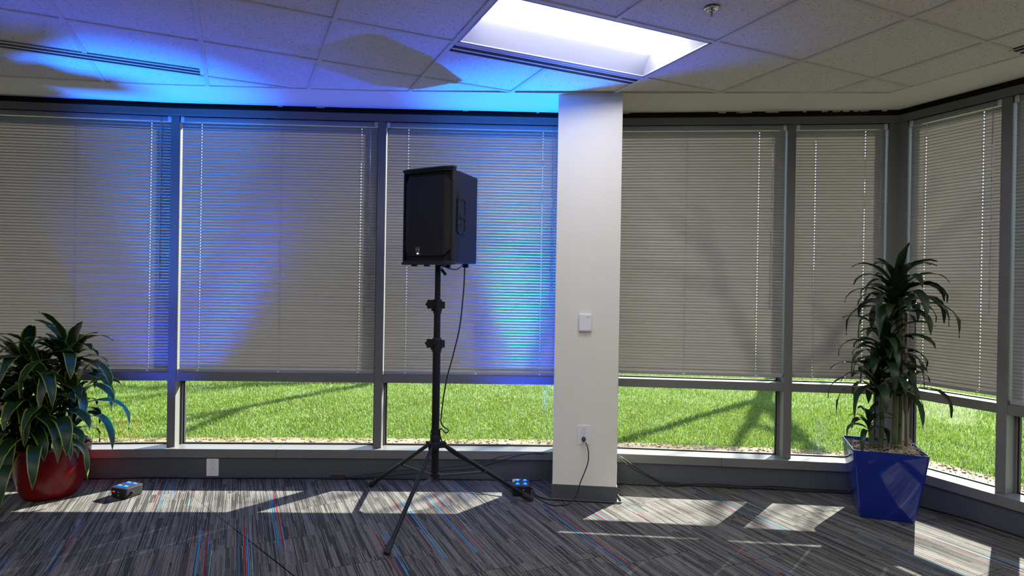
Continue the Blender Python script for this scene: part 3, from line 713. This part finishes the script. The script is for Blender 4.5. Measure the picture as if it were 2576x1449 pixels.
for f in feet:
    d = f.normalized(); a = d*.052+Vector((0, 0, hubz-.025)); e = f+Vector((0, 0, .018))
    m = MB(); m.tube([a, e], .0125, 12); lg = part('leg', m, 'blackmetal', smooth=40)
    dv = (e-a).normalized()
    ft = MB(); ft.tube([e-dv*.06, e-dv*.055, e-dv*.015, e+dv*.012, e+dv*.018], [.0145, .0165, .0175, .0195, .016], 14); ft.build('rubber_foot', M['rubber'], lg, smooth=40)
    mid = a+(e-a)*.47
    sc = MB(); n_ = dv.cross(Vector((0, 0, 1))).normalized(); sc.tube([mid-n_*.0165, mid+n_*.0165], .0045, 8); sc.build('rivet', M['steel'], lg)
    s2 = MB(); n2 = n_; low = d*.026+Vector((0, 0, .215)); up_ = mid
    s2.tube([low+n2*.006, up_+n2*.006-Vector((0, 0, .008))], .0045, 6); s2.tube([low-n2*.006, up_-n2*.006-Vector((0, 0, .008))], .0045, 6)
    part('brace', s2, 'blackmetal')
m = MB(); m.lathe([(.0255, .195), (.031, .20), (.031, .228), (.0255, .232)], 20); part('bottom_collar', m, 'blackmetal', smooth=40)

# loudspeaker ---------------------------------------------------------
ANG = math.radians(-30)
sk = empty('loudspeaker', Vector((-.446, 3.82, 1.537)), ANG, label='black loudspeaker on top of the tripod stand', cat='loudspeaker')
hw, hb, yf, yb, HH = .190, .138, -.165, .190, .576
cab = [(-hw+.012, yf+.03), (-hw+.012, yf+.10), (-hb, yb), (hb, yb), (hw-.012, yf+.10), (hw-.012, yf+.03)]
# cabinet as side wall rings with a recessed handle hole on the right
c = MB(); c.prism(cab, .012, HH-.012); cb = c.build('cabinet', M['cabinet'], sk, bevel=.006)
# front baffle frame
fb = [(-hw, yf+.045), (-hw, yf+.018), (-hw+.055, yf), (hw-.055, yf), (hw, yf+.018), (hw, yf+.045)]
f_ = MB()
f_.prism(fb, 0, .022); f_.prism(fb, HH-.022, HH)
for sx in (-1, 1): f_.prism([(sx*hw, yf+.045), (sx*hw, yf+.018), (sx*(hw-.014), yf+.013), (sx*(hw-.014), yf+.045)][::sx], .022, HH-.022)
f_.build('front_frame', M['blackplastic'], sk, bevel=.003)
lip = MB(); lb = [(x*1.03, y-.004 if y < yf+.03 else y) for x, y in fb]; lip.prism(lb, -.004, .012); lip.prism(lb, HH-.008, HH+.006); lip.build('corner_bumper', M['rubber'], sk, bevel=.004)
g = MB(); gx = hw-.014
gp = [(-gx, yf+.020), (-.135, yf+.004), (.135, yf+.004), (gx, yf+.020)]
def zl(x, top):    # chamfered grille corners
    e = max(0, abs(x)-(gx-.045)); return (HH-.045-e*.9) if top else (.050+e*.9)
xsn = np.linspace(-gx, gx, 25)
def gy(x): 
    ax = abs(x); return yf+.004+(.016*(ax-.135)/(gx-.135) if ax > .135 else 0)
vs = []; 
for x in xsn: vs += [(x, gy(x), zl(x, 0)), (x, gy(x), zl(x, 1)), (x, gy(x)+.01, zl(x, 0)), (x, gy(x)+.01, zl(x, 1))]
g.add(vs, [(4*k, 4*k+4, 4*k+5, 4*k+1) for k in range(24)]+[(4*k+2, 4*k+3, 4*k+7, 4*k+6) for k in range(24)]+[(4*k, 4*k+2, 4*k+6, 4*k+4) for k in range(24)]+[(4*k+1, 4*k+5, 4*k+7, 4*k+3) for k in range(24)])
g.build('grille', M['grille'], sk)
bf = MB(); vs = []
for x in xsn: vs += [(x, gy(x)+.012, .02), (x, gy(x)+.012, HH-.02)]
bf.add(vs, [(2*k, 2*k+2, 2*k+3, 2*k+1) for k in range(24)]); bf.build('baffle', M['blackplastic'], sk)
# logo badge: a square outline with a jagged two-letter monogram
lg = MB(); lx, lz, yy = -.058, .087, yf-.001
for x0, x1, z0, z1 in ((-.013, .013, .0125, .0150), (-.013, .013, -.0150, -.0125), (-.013, -.0108, -.015, .015), (.0108, .013, -.015, .015)): lg.box(lx+x0, lx+x1, yy-.001, yy+.004, lz+z0, lz+z1)
lgo = lg.build('badge_frame', M['gold'], sk)
lt = MB()
for x0, x1, z0, z1 in ((-.0085, -.0065, -.005, .0085), (-.0085, -.001, .0065, .0085), (-.0085, -.002, .001, .0028), (-.0085, -.001, -.006, -.0042)): lt.box(lx+x0, lx+x1, yy-.001, yy+.004, lz+z0, lz+z1)
Ms = Matrix.Translation((lx, yy, lz))
lt.prism([(0.0, .006), (.002, .006), (.0045, -.0035), (.0085, .009), (.0095, .009), (.005, -.009), (.0035, -.009)], -.004, .001, Ms @ Matrix.Rotation(math.pi/2, 4, 'X')); lt.build('monogram', M['gold'], lgo)
ld = MB(); ld.box(lx-.004, lx+.003, yf-.001, yf+.003, .061, .0655); ld.build('status_light', M['status'], sk)
# side handle: bezel plate with two openings on the right cabinet side
A = Vector((hw-.012, yf+.10, 0)); B = Vector((hb, yb, 0)); sd = (B-A).normalized(); sa = math.atan2(sd.y, sd.x)
HM = Matrix.Translation(Vector((A.x, A.y, .30))) @ Matrix.Rotation(sa, 4, 'Z')   # local x along the side, local -y outwards
bz = MB()
x0, x1, z0, z1 = -.03, .088, -.115, .115
ch = .02
def fr_(mb, X0, X1, Z0, Z1, y0, y1): mb.box(X0, X1, y0, y1, Z0, Z1, HM)
outer = [(x0, z0+ch), (x0+ch, z0), (x1-ch, z0), (x1, z0+ch), (x1, z1-ch), (x1-ch, z1), (x0+ch, z1), (x0, z1-ch)]
inner = [(x0+.018, z0+.028), (x0+.024, z0+.022), (x1-.024, z0+.022), (x1-.018, z0+.028), (x1-.018, z1-.040), (x1-.030, z1-.024), (x0+.024, z1-.022), (x0+.018, z1-.028)]
vo = [HM @ Vector((x, y_, z)) for y_ in (-.006,) for x, z in outer]; vi = [HM @ Vector((x, -.006, z)) for x, z in inner]
vo2 = [HM @ Vector((x, .004, z)) for x, z in outer]; vi2 = [HM @ Vector((x, .000, z)) for x, z in inner]
bz.add(vo+vi, [(k, (k+1) % 8, 8+(k+1) % 8, 8+k) for k in range(8)]); bz.add(vo+vo2, [(k, 8+k, 8+(k+1) % 8, (k+1) % 8) for k in range(8)]); bz.add(vi+vi2, [(k, (k+1) % 8, 8+(k+1) % 8, 8+k) for k in range(8)])
fr_(bz, x0+.018, x1-.018, -.022, .002, -.010, -.004)
hnd = bz.build('side_handle', M['blackplastic'], sk)
hp = MB(); hp.add([HM @ Vector((x, -.002, z)) for x, z in inner], [tuple(range(8))]); hp.build('handle_opening', M['slot'], hnd)
hc = MB(); hc.tube([HM @ Vector((.0+.035*math.sin(t)*.9, -.0045, -.045-.04*math.cos(t)+.01)) for t in np.linspace(.2-1.2, 1.1, 10)], .003, 6); hc.build('inner_rib', M['blackmetal'], hnd, smooth=True)
sw = MB()
for x, z in ((x0+.008, .06), (x0+.008, -.05), (x1-.008, .06), (x1-.008, -.05), (.0, z1-.009), (.055, z1-.009), (.0, z0+.009), (.055, z0+.009)): sw.lathe([(.003, 0), (.003, .002)], 8, c=HM @ Vector((x, -.006, z)), M=Matrix.Rotation(sa, 4, 'Z') @ Matrix.Rotation(math.pi/2, 4, 'X'))
sw.build('screws', M['steel'], hnd)
ft = MB()
for x, y in ((-.12, yf+.05), (-.02, yf+.05), (.10, yf+.05), (-.07, yb-.02), (.07, yb-.02)): ft.prism([(x-.018, y-.01), (x+.018, y-.01), (x+.014, y+.01), (x-.014, y+.01)], -.012, .013)
ft.build('rubber_feet', M['rubber'], sk)
sk2 = MB(); sk2.lathe([(.026, -.004), (.026, .014)], 20, c=(-.0173, .010, 0)); sk2.build('pole_socket', M['blackmetal'], sk, smooth=40)
cable('speaker_cable', [(-.305, 3.875, 1.545), (-.303, 3.872, 1.50), (-.308, 3.865, 1.36), (-.326, 3.855, 1.155), (-.363, 3.85, .98), (-.400, 3.845, .831), (-.420, 3.84, .707), (-.430, 3.825, .60), (-.428, 3.80, .55), (-.405, 3.788, .525), (-.388, 3.788, .515), (-.383, 3.788, .50), (-.400, 3.788, .492), (-.425, 3.79, .515), (-.436, 3.80, .505), (-.434, 3.815, .46), (-.40, 3.85, .38), (-.30, 3.89, .30), (-.15, 3.93, .215), (0.0, 3.97, .12), (.10, 4.0, .02), (.13, 4.03, .008)], .0042, 'black cable hanging from the loudspeaker down beside the stand pole', 'cable')
m = MB(); m.tube(spline([(-.446, 3.80, 1.512), (-.425, 3.79, 1.525), (-.395, 3.80, 1.515), (-.35, 3.81, 1.510), (-.325, 3.82, 1.525), (-.315, 3.83, 1.54)], 6), .003, 8)
o = m.build('signal_cable', M['cord'], None, smooth=True); tag(o, 'short black lead looping just under the loudspeaker', 'cable')
m = MB(); m.tube([(-.440, 3.790, 1.508), (-.413, 3.782, 1.475)], .009, 10); m.build('connector', M['rubber'], o, smooth=40)

# ------------------------------------------------------------------ LED up-lights
def uplight(loc, rz, w, d, h, label, tilt=0):
    t = empty('stage_light', loc, rz, label=label, cat='stage light', group='small square blue uplights')
    def rr(w, d, r, n=5):
        out = []
        for cx, cy, a0 in ((w/2-r, d/2-r, 0), (-w/2+r, d/2-r, 90), (-w/2+r, -d/2+r, 180), (w/2-r, -d/2+r, 270)):
            for k in range(n): a = math.radians(a0+90*k/(n-1)); out.append((cx+r*math.cos(a), cy+r*math.sin(a)))
        return out
    m = MB(); m.prism(rr(w, d, .022), .004, h); m.build('housing', M['blackplastic'], t, bevel=.004)
    m = MB(); m.prism(rr(w-.022, d-.022, .018), h, h+.0015); m.build('lens_plate', M['slot'], t)
    for sx in (-1, 1):
        for sy in (-1, 1):
            l = MB(); l.lathe([(.0165, h+.0015), (.0150, h+.004), (.008, h+.0065), (.001, h+.007)], 20, c=(sx*w*.205, sy*d*.23, 0)); lo = l.build('led_lens', M['led'], t, smooth=True)
            l = MB(); l.lathe([(.009, h+.0066), (.006, h+.0085), (.001, h+.009)], 14, c=(sx*w*.205, sy*d*.23, 0)); l.build('led_core', M['ledcore'], lo, smooth=True)
    m = MB()
    for x in (-w*.32, w*.32):
        for y in (-d*.32, d*.32): m.lathe([(.008, 0), (.008, .005)], 10, c=(x, y, 0))
    m.build('feet', M['rubber'], t)
    m = MB()
    for k in range(3): m.box(-.040+k*.007, -.036+k*.007, -d/2-.0012, -d/2, h*.58, h*.58+.006)
    m.build('red_display', M['reddigit'], t)
    for z in (.022, h*.62):
        m = MB(); m.lathe([(.006, 0), (.0055, .002), (.003, .003)], 14, c=(.012, -d/2, z), M=Matrix.Rotation(math.pi/2, 4, 'X')); m.build('button', M['chrome'], t, smooth=30)
    m = MB(); m.box(w/2, w/2+.002, -.03, -.005, .018, .045); m.build('power_inlet', M['slot'], t)
    m = MB(); m.lathe([(.008, 0), (.008, .012), (.005, .016)], 12, c=(w/2, -.0175, .034), M=Matrix.Rotation(math.pi/2, 4, 'Y')); m.build('side_knob', M['rubber'], t, smooth=40)
    return t
uplight((-2.50, 3.985, 0), math.radians(-20), .135, .135, .068, 'small black stage light glowing blue on the carpet beside the red pot')
uplight((.085, 4.165, 0), math.radians(1), .125, .165, .068, 'small black stage light glowing blue between tripod leg and column')

# ------------------------------------------------------------------ plants
def leaf(mb, uvs, P, az, el, ln, w, droop, fold=.25, twist=0, curl=0):
    n = 9; p = Vector(P); e = el; pts = []; dirs = []; a = az
    for k in range(n+1):
        t = k/n; d = Vector((math.cos(a)*math.cos(e), math.sin(a)*math.cos(e), math.sin(e)))
        pts.append(p.copy()); dirs.append(d); p = p+d*(ln/n); e -= droop*(.35+1.3*t)/n; e = max(e, -1.5); a += curl/n
    prof = [.35, .62, .86, .98, 1.0, .95, .84, .66, .42, .03]
    vs = []; nseg = 4
    for k in range(n+1):
        d = dirs[k]; s = d.cross(Vector((0, 0, 1)))
        s = s.normalized() if s.length > .08 else Vector((-math.sin(a), math.cos(a), 0))
        if k and s.dot(ps) < 0: s = -s
        ps = s; up = s.cross(d).normalized()
        tw = twist*k/n; s2 = s*math.cos(tw)+up*math.sin(tw); u2 = up*math.cos(tw)-s*math.sin(tw)
        hw_ = w/2*prof[k]
        for q in range(nseg+1):
            x = q/nseg*2-1; wav = .06*w*math.sin(k*1.9+q)*abs(x)
            vs.append(pts[k]+s2*(x*hw_)+u2*((abs(x)*fold*hw_)+wav))
    o = mb.add(vs, [(k*5+q, k*5+q+1, k*5+q+6, k*5+q+5) for k in range(n) for q in range(nseg)])
    for k in range(n):
        for q in range(nseg):
            uvs.append([(q/nseg, k/n), ((q+1)/nseg, k/n), ((q+1)/nseg, (k+1)/n), (q/nseg, (k+1)/n)])
def foliage(parent, P, specs, m):
    mb = MB(); uvs = []
    for s in specs: leaf(mb, uvs, Vector(P)+Vector(s.pop('o', (0, 0, 0))), **s)
    me = bpy.data.meshes.new('foliage'); me.from_pydata(mb.v, [], mb.f); me.materials.append(M[m])
    uvl = me.uv_layers.new(name='UVMap')
    flat = [c for f in uvs for uv in f for c in uv]
    uvl.data.foreach_set('uv', flat)
    me.polygons.foreach_set('use_smooth', [True]*len(me.polygons)); me.update()
    o = bpy.data.objects.new('foliage', me); COL.objects.link(o); o.parent = parent; return o
# left plant
PL = Vector((-3.00, 3.985, 0))
pl = empty('potted_plant', PL, 0, label='bushy variegated plant in a round red pot at the left', cat='potted plant')
m = MB(); m.lathe([(.125, 0), (.150, .006), (.162, .03), (.190, .12), (.212, .22), (.221, .30), (.224, .33), (.219, .338), (.211, .330), (.203, .27)], 56, cap=False); m.lathe([(.001, .001), (.125, .001)], 56, cap=False); m.build('pot', M['redpot'], pl, smooth=50)
m = MB(); m.lathe([(.001, .292), (.12, .296), (.206, .288)], 40, cap=False); m.build('soil', M['soil'], pl, smooth=True)
R_ = random.Random(5)
heads = [(-.16, -.04, .92, 18), (-.03, -.08, .88, 18), (.12, -.02, .97, 18), (.03, .06, .90, 10), (-.20, -.06, .70, 15), (.17, -.04, .70, 17), (-.05, -.16, .68, 17), (.08, -.14, .62, 16), (-.14, -.12, .54, 14), (.12, .04, .56, 10), (.0, -.12, .50, 14), (-.10, -.17, .44, 11), (.06, -.18, .46, 11)]
for hx, hy, hz, nl in heads:
    hz -= .03
    m = MB(); m.tube(spline([(hx*.45, hy*.45, .27), (hx*.8, hy*.8, (.27+hz)/2), (hx, hy, hz+.03)], 5), .013, 8); m.build('cane', M['cane'], pl, smooth=True)
    specs = []
    for k in range(nl):
        t = k/nl; az = k*2.399963+R_.uniform(-.25, .25)+hx*9
        sy = math.sin(az)
        if sy > .3: L_ = .52 if hz < .8 else .62
        else: L_ = 1
        specs.append(dict(o=(0, 0, -.12*(1-t)), az=az, el=.30+1.05*t+R_.uniform(-.1, .15), ln=L_*R_.uniform(.42, .56)*(1.18 if sy < -.3 else 1)*(1-.45*t), w=R_.uniform(.075, .098)*(1-.2*t), droop=R_.uniform(2.9, 3.8)*(1.05-.75*t), fold=.16, twist=R_.uniform(-.4, .4), curl=R_.uniform(-.4, .4)))
    foliage(pl, (hx, hy, hz), specs, 'leafv')
# right plant
PR = Vector((2.395, 3.90, 0)); AR = math.radians(-19.5)
pr_ = empty('potted_plant', PR, AR, label='tall dark green cane plant in a square blue pot in the corner', cat='potted plant')
def sq(h_, z, r=.018, n=4):
    out = []
    for cx, cy, a0 in ((h_-r, h_-r, 0), (-h_+r, h_-r, 90), (-h_+r, -h_+r, 180), (h_-r, -h_+r, 270)):
        for k in range(n): a = math.radians(a0+90*k/(n-1)); out.append((cx+r*math.cos(a), cy+r*math.sin(a), z))
    return out
m = MB(); rings = []
for z, hh in ((0, .146), (.01, .150), (.10, .163), (.20, .177), (.30, .191), (.38, .201), (.425, .2055), (.43, .205), (.43, .198), (.35, .188)): rings.append(sq(hh, z))
vs = [p for r in rings for p in r]; nn = 16
m.add(vs, [(i*nn+k, i*nn+(k+1) % nn, (i+1)*nn+(k+1) % nn, (i+1)*nn+k) for i in range(len(rings)-1) for k in range(nn)]+[tuple(range(nn))[::-1]])
m.build('pot', M['bluepot'], pr_, smooth=35)
m = MB(); n_ = 22
vs = []
for i in range(n_+1):
    for j in range(n_+1):
        x = -.193+.386*i/n_; y = -.193+.386*j/n_; vs.append((x, y, .388+.012*math.sin(x*37+1)*math.cos(y*31)+R_.uniform(-.005, .005)+(.016 if x > .03 else 0)))
m.add(vs, [(i*(n_+1)+j, (i+1)*(n_+1)+j, (i+1)*(n_+1)+j+1, i*(n_+1)+j+1) for i in range(n_) for j in range(n_)]); m.build('soil', M['soil'], pr_)
m = MB()
for q in range(1100):        # dry stringy moss heaped on the soil, mostly on the right
    x = R_.uniform(-.18, .18); y = R_.uniform(-.18, .18)
    if x < .02 and R_.random() < .62: continue
    z = .405+(.05*R_.random()*min(1, (x-.02)/.06) if x > .02 else .008*R_.random()); a = R_.uniform(0, 6.28); l_ = R_.uniform(.012, .035)
    p0 = Vector((x, y, z)); p1 = p0+Vector((math.cos(a)*l_, math.sin(a)*l_, R_.uniform(-.004, .014))); p2 = p1+Vector((math.cos(a+1)*l_*.6, math.sin(a+1)*l_*.6, -.008))
    lim = lambda p: Vector((max(-.19, min(.19, p.x)), max(-.19, min(.19, p.y)), p.z))
    m.tube([p0, lim(p1), lim(p2)], .0011, 3)
mo = m.build('moss', M['moss'], pr_); mo['kind'] = 'stuff'
def rel(x, y): 
    v = Matrix.Rotation(-AR, 4, 'Z') @ (Vector((x, y, 0))-PR); return v.x, v.y
canes = [(-.075, -.03, .56, .016, .11), (-.02, -.02, .82, .015, .0), (.05, -.04, 1.08, .017, .04), (.085, .0, 1.34, .016, .0)]
for cx, cy, cz, cr, bd in canes:
    m = MB(); pts = [(cx, cy, .38), (cx+.004, cy, (.38+cz)*.5), (cx-.006, cy+.006, cz)]
    sp_ = spline(pts, 14); rad = [cr*(1+.10*(k % 3 == 0)) for k in range(len(sp_))]; m.tube(sp_, rad, 10); m.build('cane', M['cane'], pr_, smooth=True)
m = MB(); m.tube([(.115, -.05, .37), (.105, -.035, 1.28)], .0085, 8); m.build('stake', M['stake'], pr_, smooth=True)
hd_ = [(.055, -.005, 1.47, 36, .44, .058, .2), (.045, -.01, 1.34, 16, .36, .055, .1), (-.01, -.03, 1.14, 32, .38, .056, .2), (-.05, -.03, .90, 26, .38, .055, .16), (-.09, -.04, .60, 16, .24, .036, .08), (.06, -.07, .84, 10, .40, .060, .08), (.02, .01, 1.02, 14, .32, .052, .1)]
for hx, hy, hz, nl, ll, ww, sp2 in hd_:
    specs = []
    for k in range(nl):
        t = k/nl; az = k*2.399963+R_.uniform(-.3, .3)+hx*20
        wy = math.sin(az+AR)
        f = .7 if wy > .3 else 1
        specs.append(dict(o=(0, 0, -sp2*(1-t)), az=az, el=.4+1.0*t+R_.uniform(-.1, .2), ln=f*ll*R_.uniform(.9, 1.18)*(1-.33*t), w=ww*R_.uniform(.85, 1.1), droop=R_.uniform(3.1, 4.2)*(1.1-.7*t), fold=.22, twist=R_.uniform(-.6, .6), curl=R_.uniform(-.5, .5)))
    foliage(pr_, (hx, hy, hz), specs, 'leafd')

# ------------------------------------------------------------------ outside
g = MB(); a_ = offchain(-.30)
lp = [(-25, 45), (-25, 3.9+.3)]+[(p.x, p.y) for p in a_[1:]]+[(30, -10), (45, -10), (45, 45)]
g.prism([(-30, -20), (45, -20), (45, 45), (-30, 45)], -.5, -.07)
tag(g.build('ground', M['lawn']), kind='structure')
mu = MB(); o1 = offchain(-.21); o2 = offchain(-1.08)
for i in range(1, len(o1)-1): mu.prism([(o1[i].x, o1[i].y), (o1[i+1].x, o1[i+1].y), (o2[i+1].x, o2[i+1].y), (o2[i].x, o2[i].y)], -.075, .015)
# bark chips
for q in range(2600):
    i = random.choice([1, 2, 3, 4, 5, 6, 7]); t = random.random(); s = random.random()**.8
    p = (o1[i]*(1-t)+o1[i+1]*t)*(1-s)+(o2[i]*(1-t)+o2[i+1]*t)*s; Mx = Matrix.Translation((p.x, p.y, .02)) @ Matrix.Rotation(random.uniform(0, 6.28), 4, 'Z') @ Matrix.Rotation(random.uniform(-.5, .5), 4, 'X')
    w = random.uniform(.004, .015); mu.box(-w, w, -w*.4, w*.4, -.003, .003, Mx)
tag(mu.build('mulch', M['mulch']), 'reddish brown bark mulch strip between windows and lawn', 'mulch', kind='stuff')
lw = MB(); o3 = offchain(-1.06); o4 = offchain(-30)
lw.prism([(-28, 44), (-28, 5.2)]+[(p.x, p.y) for p in o3[1:-1]]+[(6.6, -4), (44, -4), (44, 44)], -.06, -.005)
tag(lw.build('lawn', M['lawn']), 'green lawn seen through the low windows', 'lawn', kind='stuff')
# grass blades, dense near the windows
def outdist(X, Y):
    """distance outside the wall line, approximately"""
    best = np.full(X.shape, 1e9)
    for i in range(1, len(chain)-2):
        a, b = chain[i], chain[i+1]; dx, dy = b.x-a.x, b.y-a.y; l2 = dx*dx+dy*dy
        t = np.clip(((X-a.x)*dx+(Y-a.y)*dy)/l2, 0, 1); d = np.hypot(X-a.x-t*dx, Y-a.y-t*dy); best = np.minimum(best, d)
    return best
n = 1000000
X = rng.uniform(-6.5, 10.5, n); Y = rng.uniform(2.5, 13.0, n)
D_ = outdist(X, Y)
out_right = ((X-V[5].x)*.915+(Y-V[5].y)*.404) > 0
front = (Y > 4.5)
keep = (front | out_right) & (D_ > .84+.22*rng.random(n)) 
dens = np.where(D_ < 3.2, 1.0, np.where(D_ < 6, .6, .3)); keep &= rng.random(n) < dens
# only where the windows can show it
keep &= (X < Y*1.15) & (X > -Y*.95-.3)
X, Y = X[keep], Y[keep]; n = len(X)
hgt = rng.uniform(.018, .046, n)*(.8+.5*np.sin(X*3.1+1.3*np.sin(Y*2.3))**2); az = rng.uniform(0, 2*np.pi, n); ln_ = rng.uniform(.15, .9, n)*hgt; wd = rng.uniform(.0014, .0030, n)
dx, dy = np.cos(az), np.sin(az); px, py = -dy*wd, dx*wd
P = np.zeros((n, 5, 3))
P[:, 0] = np.stack([X-px, Y-py, np.full(n, -.01)], 1); P[:, 1] = np.stack([X+px, Y+py, np.full(n, -.01)], 1)
P[:, 2] = np.stack([X+dx*ln_*.35-px*.8, Y+dy*ln_*.35-py*.8, hgt*.62], 1); P[:, 3] = np.stack([X+dx*ln_*.35+px*.8, Y+dy*ln_*.35+py*.8, hgt*.62], 1)
P[:, 4] = np.stack([X+dx*ln_, Y+dy*ln_, hgt*(1-.25*ln_/hgt)], 1)
me = bpy.data.meshes.new('grass'); me.vertices.add(n*5); me.vertices.foreach_set('co', P.ravel())
base = np.arange(n)*5
lo = np.stack([base, base+1, base+3, base+2, base+2, base+3, base+4], 1).ravel()
me.loops.add(n*7); me.loops.foreach_set('vertex_index', lo.astype(np.int32))
me.polygons.add(n*2); st_ = np.stack([np.arange(n)*7, np.arange(n)*7+4], 1).ravel(); me.polygons.foreach_set('loop_start', st_.astype(np.int32))
me.update(calc_edges=True); me.validate(); me.materials.append(M['grass'])
go = bpy.data.objects.new('grass', me); COL.objects.link(go); tag(go, 'bright green grass blades on the sunlit lawn outside', 'grass', kind='stuff')

# trees on the lawn whose bare branches shade the grass
def tree(x, y, h, seed, label, spread=1.):
    r = random.Random(seed); t = empty('tree', (x, y, -.005), 0, label=label, cat='tree', group='trees on the lawn')
    tb = MB(); tips = []
    def grow(p, d, ln, rad, lvl):
        pts = [p]; q = p; dd = d
        for k in range(4):
            dd = (dd+Vector((r.uniform(-.14, .14), r.uniform(-.14, .14), r.uniform(-.03, .08)))).normalized(); q = q+dd*(ln/4); pts.append(q)
        tb.tube(pts, [rad*(1-.12*k) for k in range(5)], 6 if lvl < 2 else 4, cap=False)
        if lvl >= 4: tips.append(q); return
        nb = 3 if lvl == 0 else r.choice((2, 3))
        for k in range(nb):
            a = r.uniform(0, 6.28) if lvl else 2.1*k+r.uniform(-.4, .4); s = r.uniform(.45, .95)*spread
            o = dd.orthogonal().normalized(); o = Matrix.Rotation(a, 3, dd) @ o
            nd = (dd+o*s).normalized(); grow(pts[r.choice((3, 4))] if lvl else pts[-1], nd, ln*r.uniform(.62, .8), rad*.58, lvl+1)
            if lvl: tips.append(q)
    grow(Vector((0, 0, 0)), Vector((0, 0, 1)), h*.30, h*.02, 0)
    tb.build('trunk', M['bark'], t, smooth=True)
    lf = MB()
    for p in tips:
        for k in range(5):
            c = p+Vector((r.uniform(-.3, .3), r.uniform(-.3, .3), r.uniform(-.3, .3))); s = r.uniform(.025, .05); a = r.uniform(0, 6.28); b = Vector((math.cos(a), math.sin(a), r.uniform(-.4, .4)))*s; e = b.orthogonal().normalized()*s*.6
            lf.add([c-b, c+e, c+b, c-e], [(0, 1, 2, 3)])
    lf.build('foliage', M['treeleaf'], t)
tree(1.4, 11.9, 9.5, 3, 'bare-branched tree on the lawn straight behind the speaker window')
tree(5.6, 11.6, 9.0, 9, 'bare-branched tree on the lawn beyond the wide window right of the column')
tree(-3.4, 12.5, 8.5, 21, 'bare-branched tree on the lawn beyond the far left window')

# ------------------------------------------------------------------ light
def add_light(name, kind, loc, rot, energy, color=(1, 1, 1), **k):
    d = bpy.data.lights.new(name, kind); d.energy = energy; d.color = color
    for a, v in k.items(): setattr(d, a, v)
    o = bpy.data.objects.new(name, d); COL.objects.link(o); o.location = loc; o.rotation_euler = rot; return o
SUNAZ = math.radians(-130); SUNEL = math.radians(32)
sd_ = Vector((math.cos(SUNAZ)*math.cos(SUNEL), math.sin(SUNAZ)*math.cos(SUNEL), -math.sin(SUNEL)))
sun = add_light('sun', 'SUN', (10, 12, 10), sd_.to_track_quat('-Z', 'Y').to_euler(), 18.0, (1, .94, .84), angle=math.radians(.6))
for (x, y, z), tgt in (((-2.50, 3.985, .082), (-2.42, 4.03, 2.69)), ((.085, 4.18, .084), (.07, 4.24, 2.69))):
    d = (Vector(tgt)-Vector((x, y, z))).to_track_quat('-Z', 'Y').to_euler()
    add_light('blue_beam_core', 'SPOT', (x, y, z), d, 640, (.0, .18, 1), spot_size=math.radians(40), spot_blend=1, shadow_soft_size=.03)
    add_light('blue_beam_spill', 'SPOT', (x, y, z), d, 150, (.0, .06, 1), spot_size=math.radians(80), spot_blend=1, shadow_soft_size=.03)
w = bpy.data.worlds.new('sky'); SC.world = w; w.use_nodes = True; nt = w.node_tree
bg = nt.nodes['Background']; bg.inputs[0].default_value = (.62, .76, 1, 1); bg.inputs[1].default_value = 1.5

# ------------------------------------------------------------------ camera
cd = bpy.data.cameras.new('camera'); cam = bpy.data.objects.new('camera', cd); COL.objects.link(cam); SC.camera = cam
cd.sensor_width = 36; cd.lens = 21.41; cd.clip_start = .05; cd.clip_end = 200
r = Vector((.999868, 4.39e-5, .0162324)); u = Vector((-.0162325, .0027044, .9998646)); f = Vector((0, .9999963, -.0027048))
cam.matrix_world = Matrix(((r.x, u.x, -f.x, 0), (r.y, u.y, -f.y, 0), (r.z, u.z, -f.z, 1.41), (0, 0, 0, 1)))

vs_ = SC.view_settings; vs_.view_transform = 'Standard'; vs_.look = 'None'; vs_.exposure = .7; vs_.gamma = 1; vs_.use_curve_mapping = False
cy = SC.cycles; cy.use_denoising = True; cy.use_adaptive_sampling = True; cy.adaptive_threshold = .03
try: cy.denoiser = 'OPENIMAGEDENOISE'
except Exception: pass
cy.max_bounces = 8; cy.diffuse_bounces = 5; cy.glossy_bounces = 3; cy.transmission_bounces = 4; cy.transparent_max_bounces = 12
cy.caustics_reflective = False; cy.caustics_refractive = False; cy.sample_clamp_indirect = 6
SC.render.use_persistent_data = False
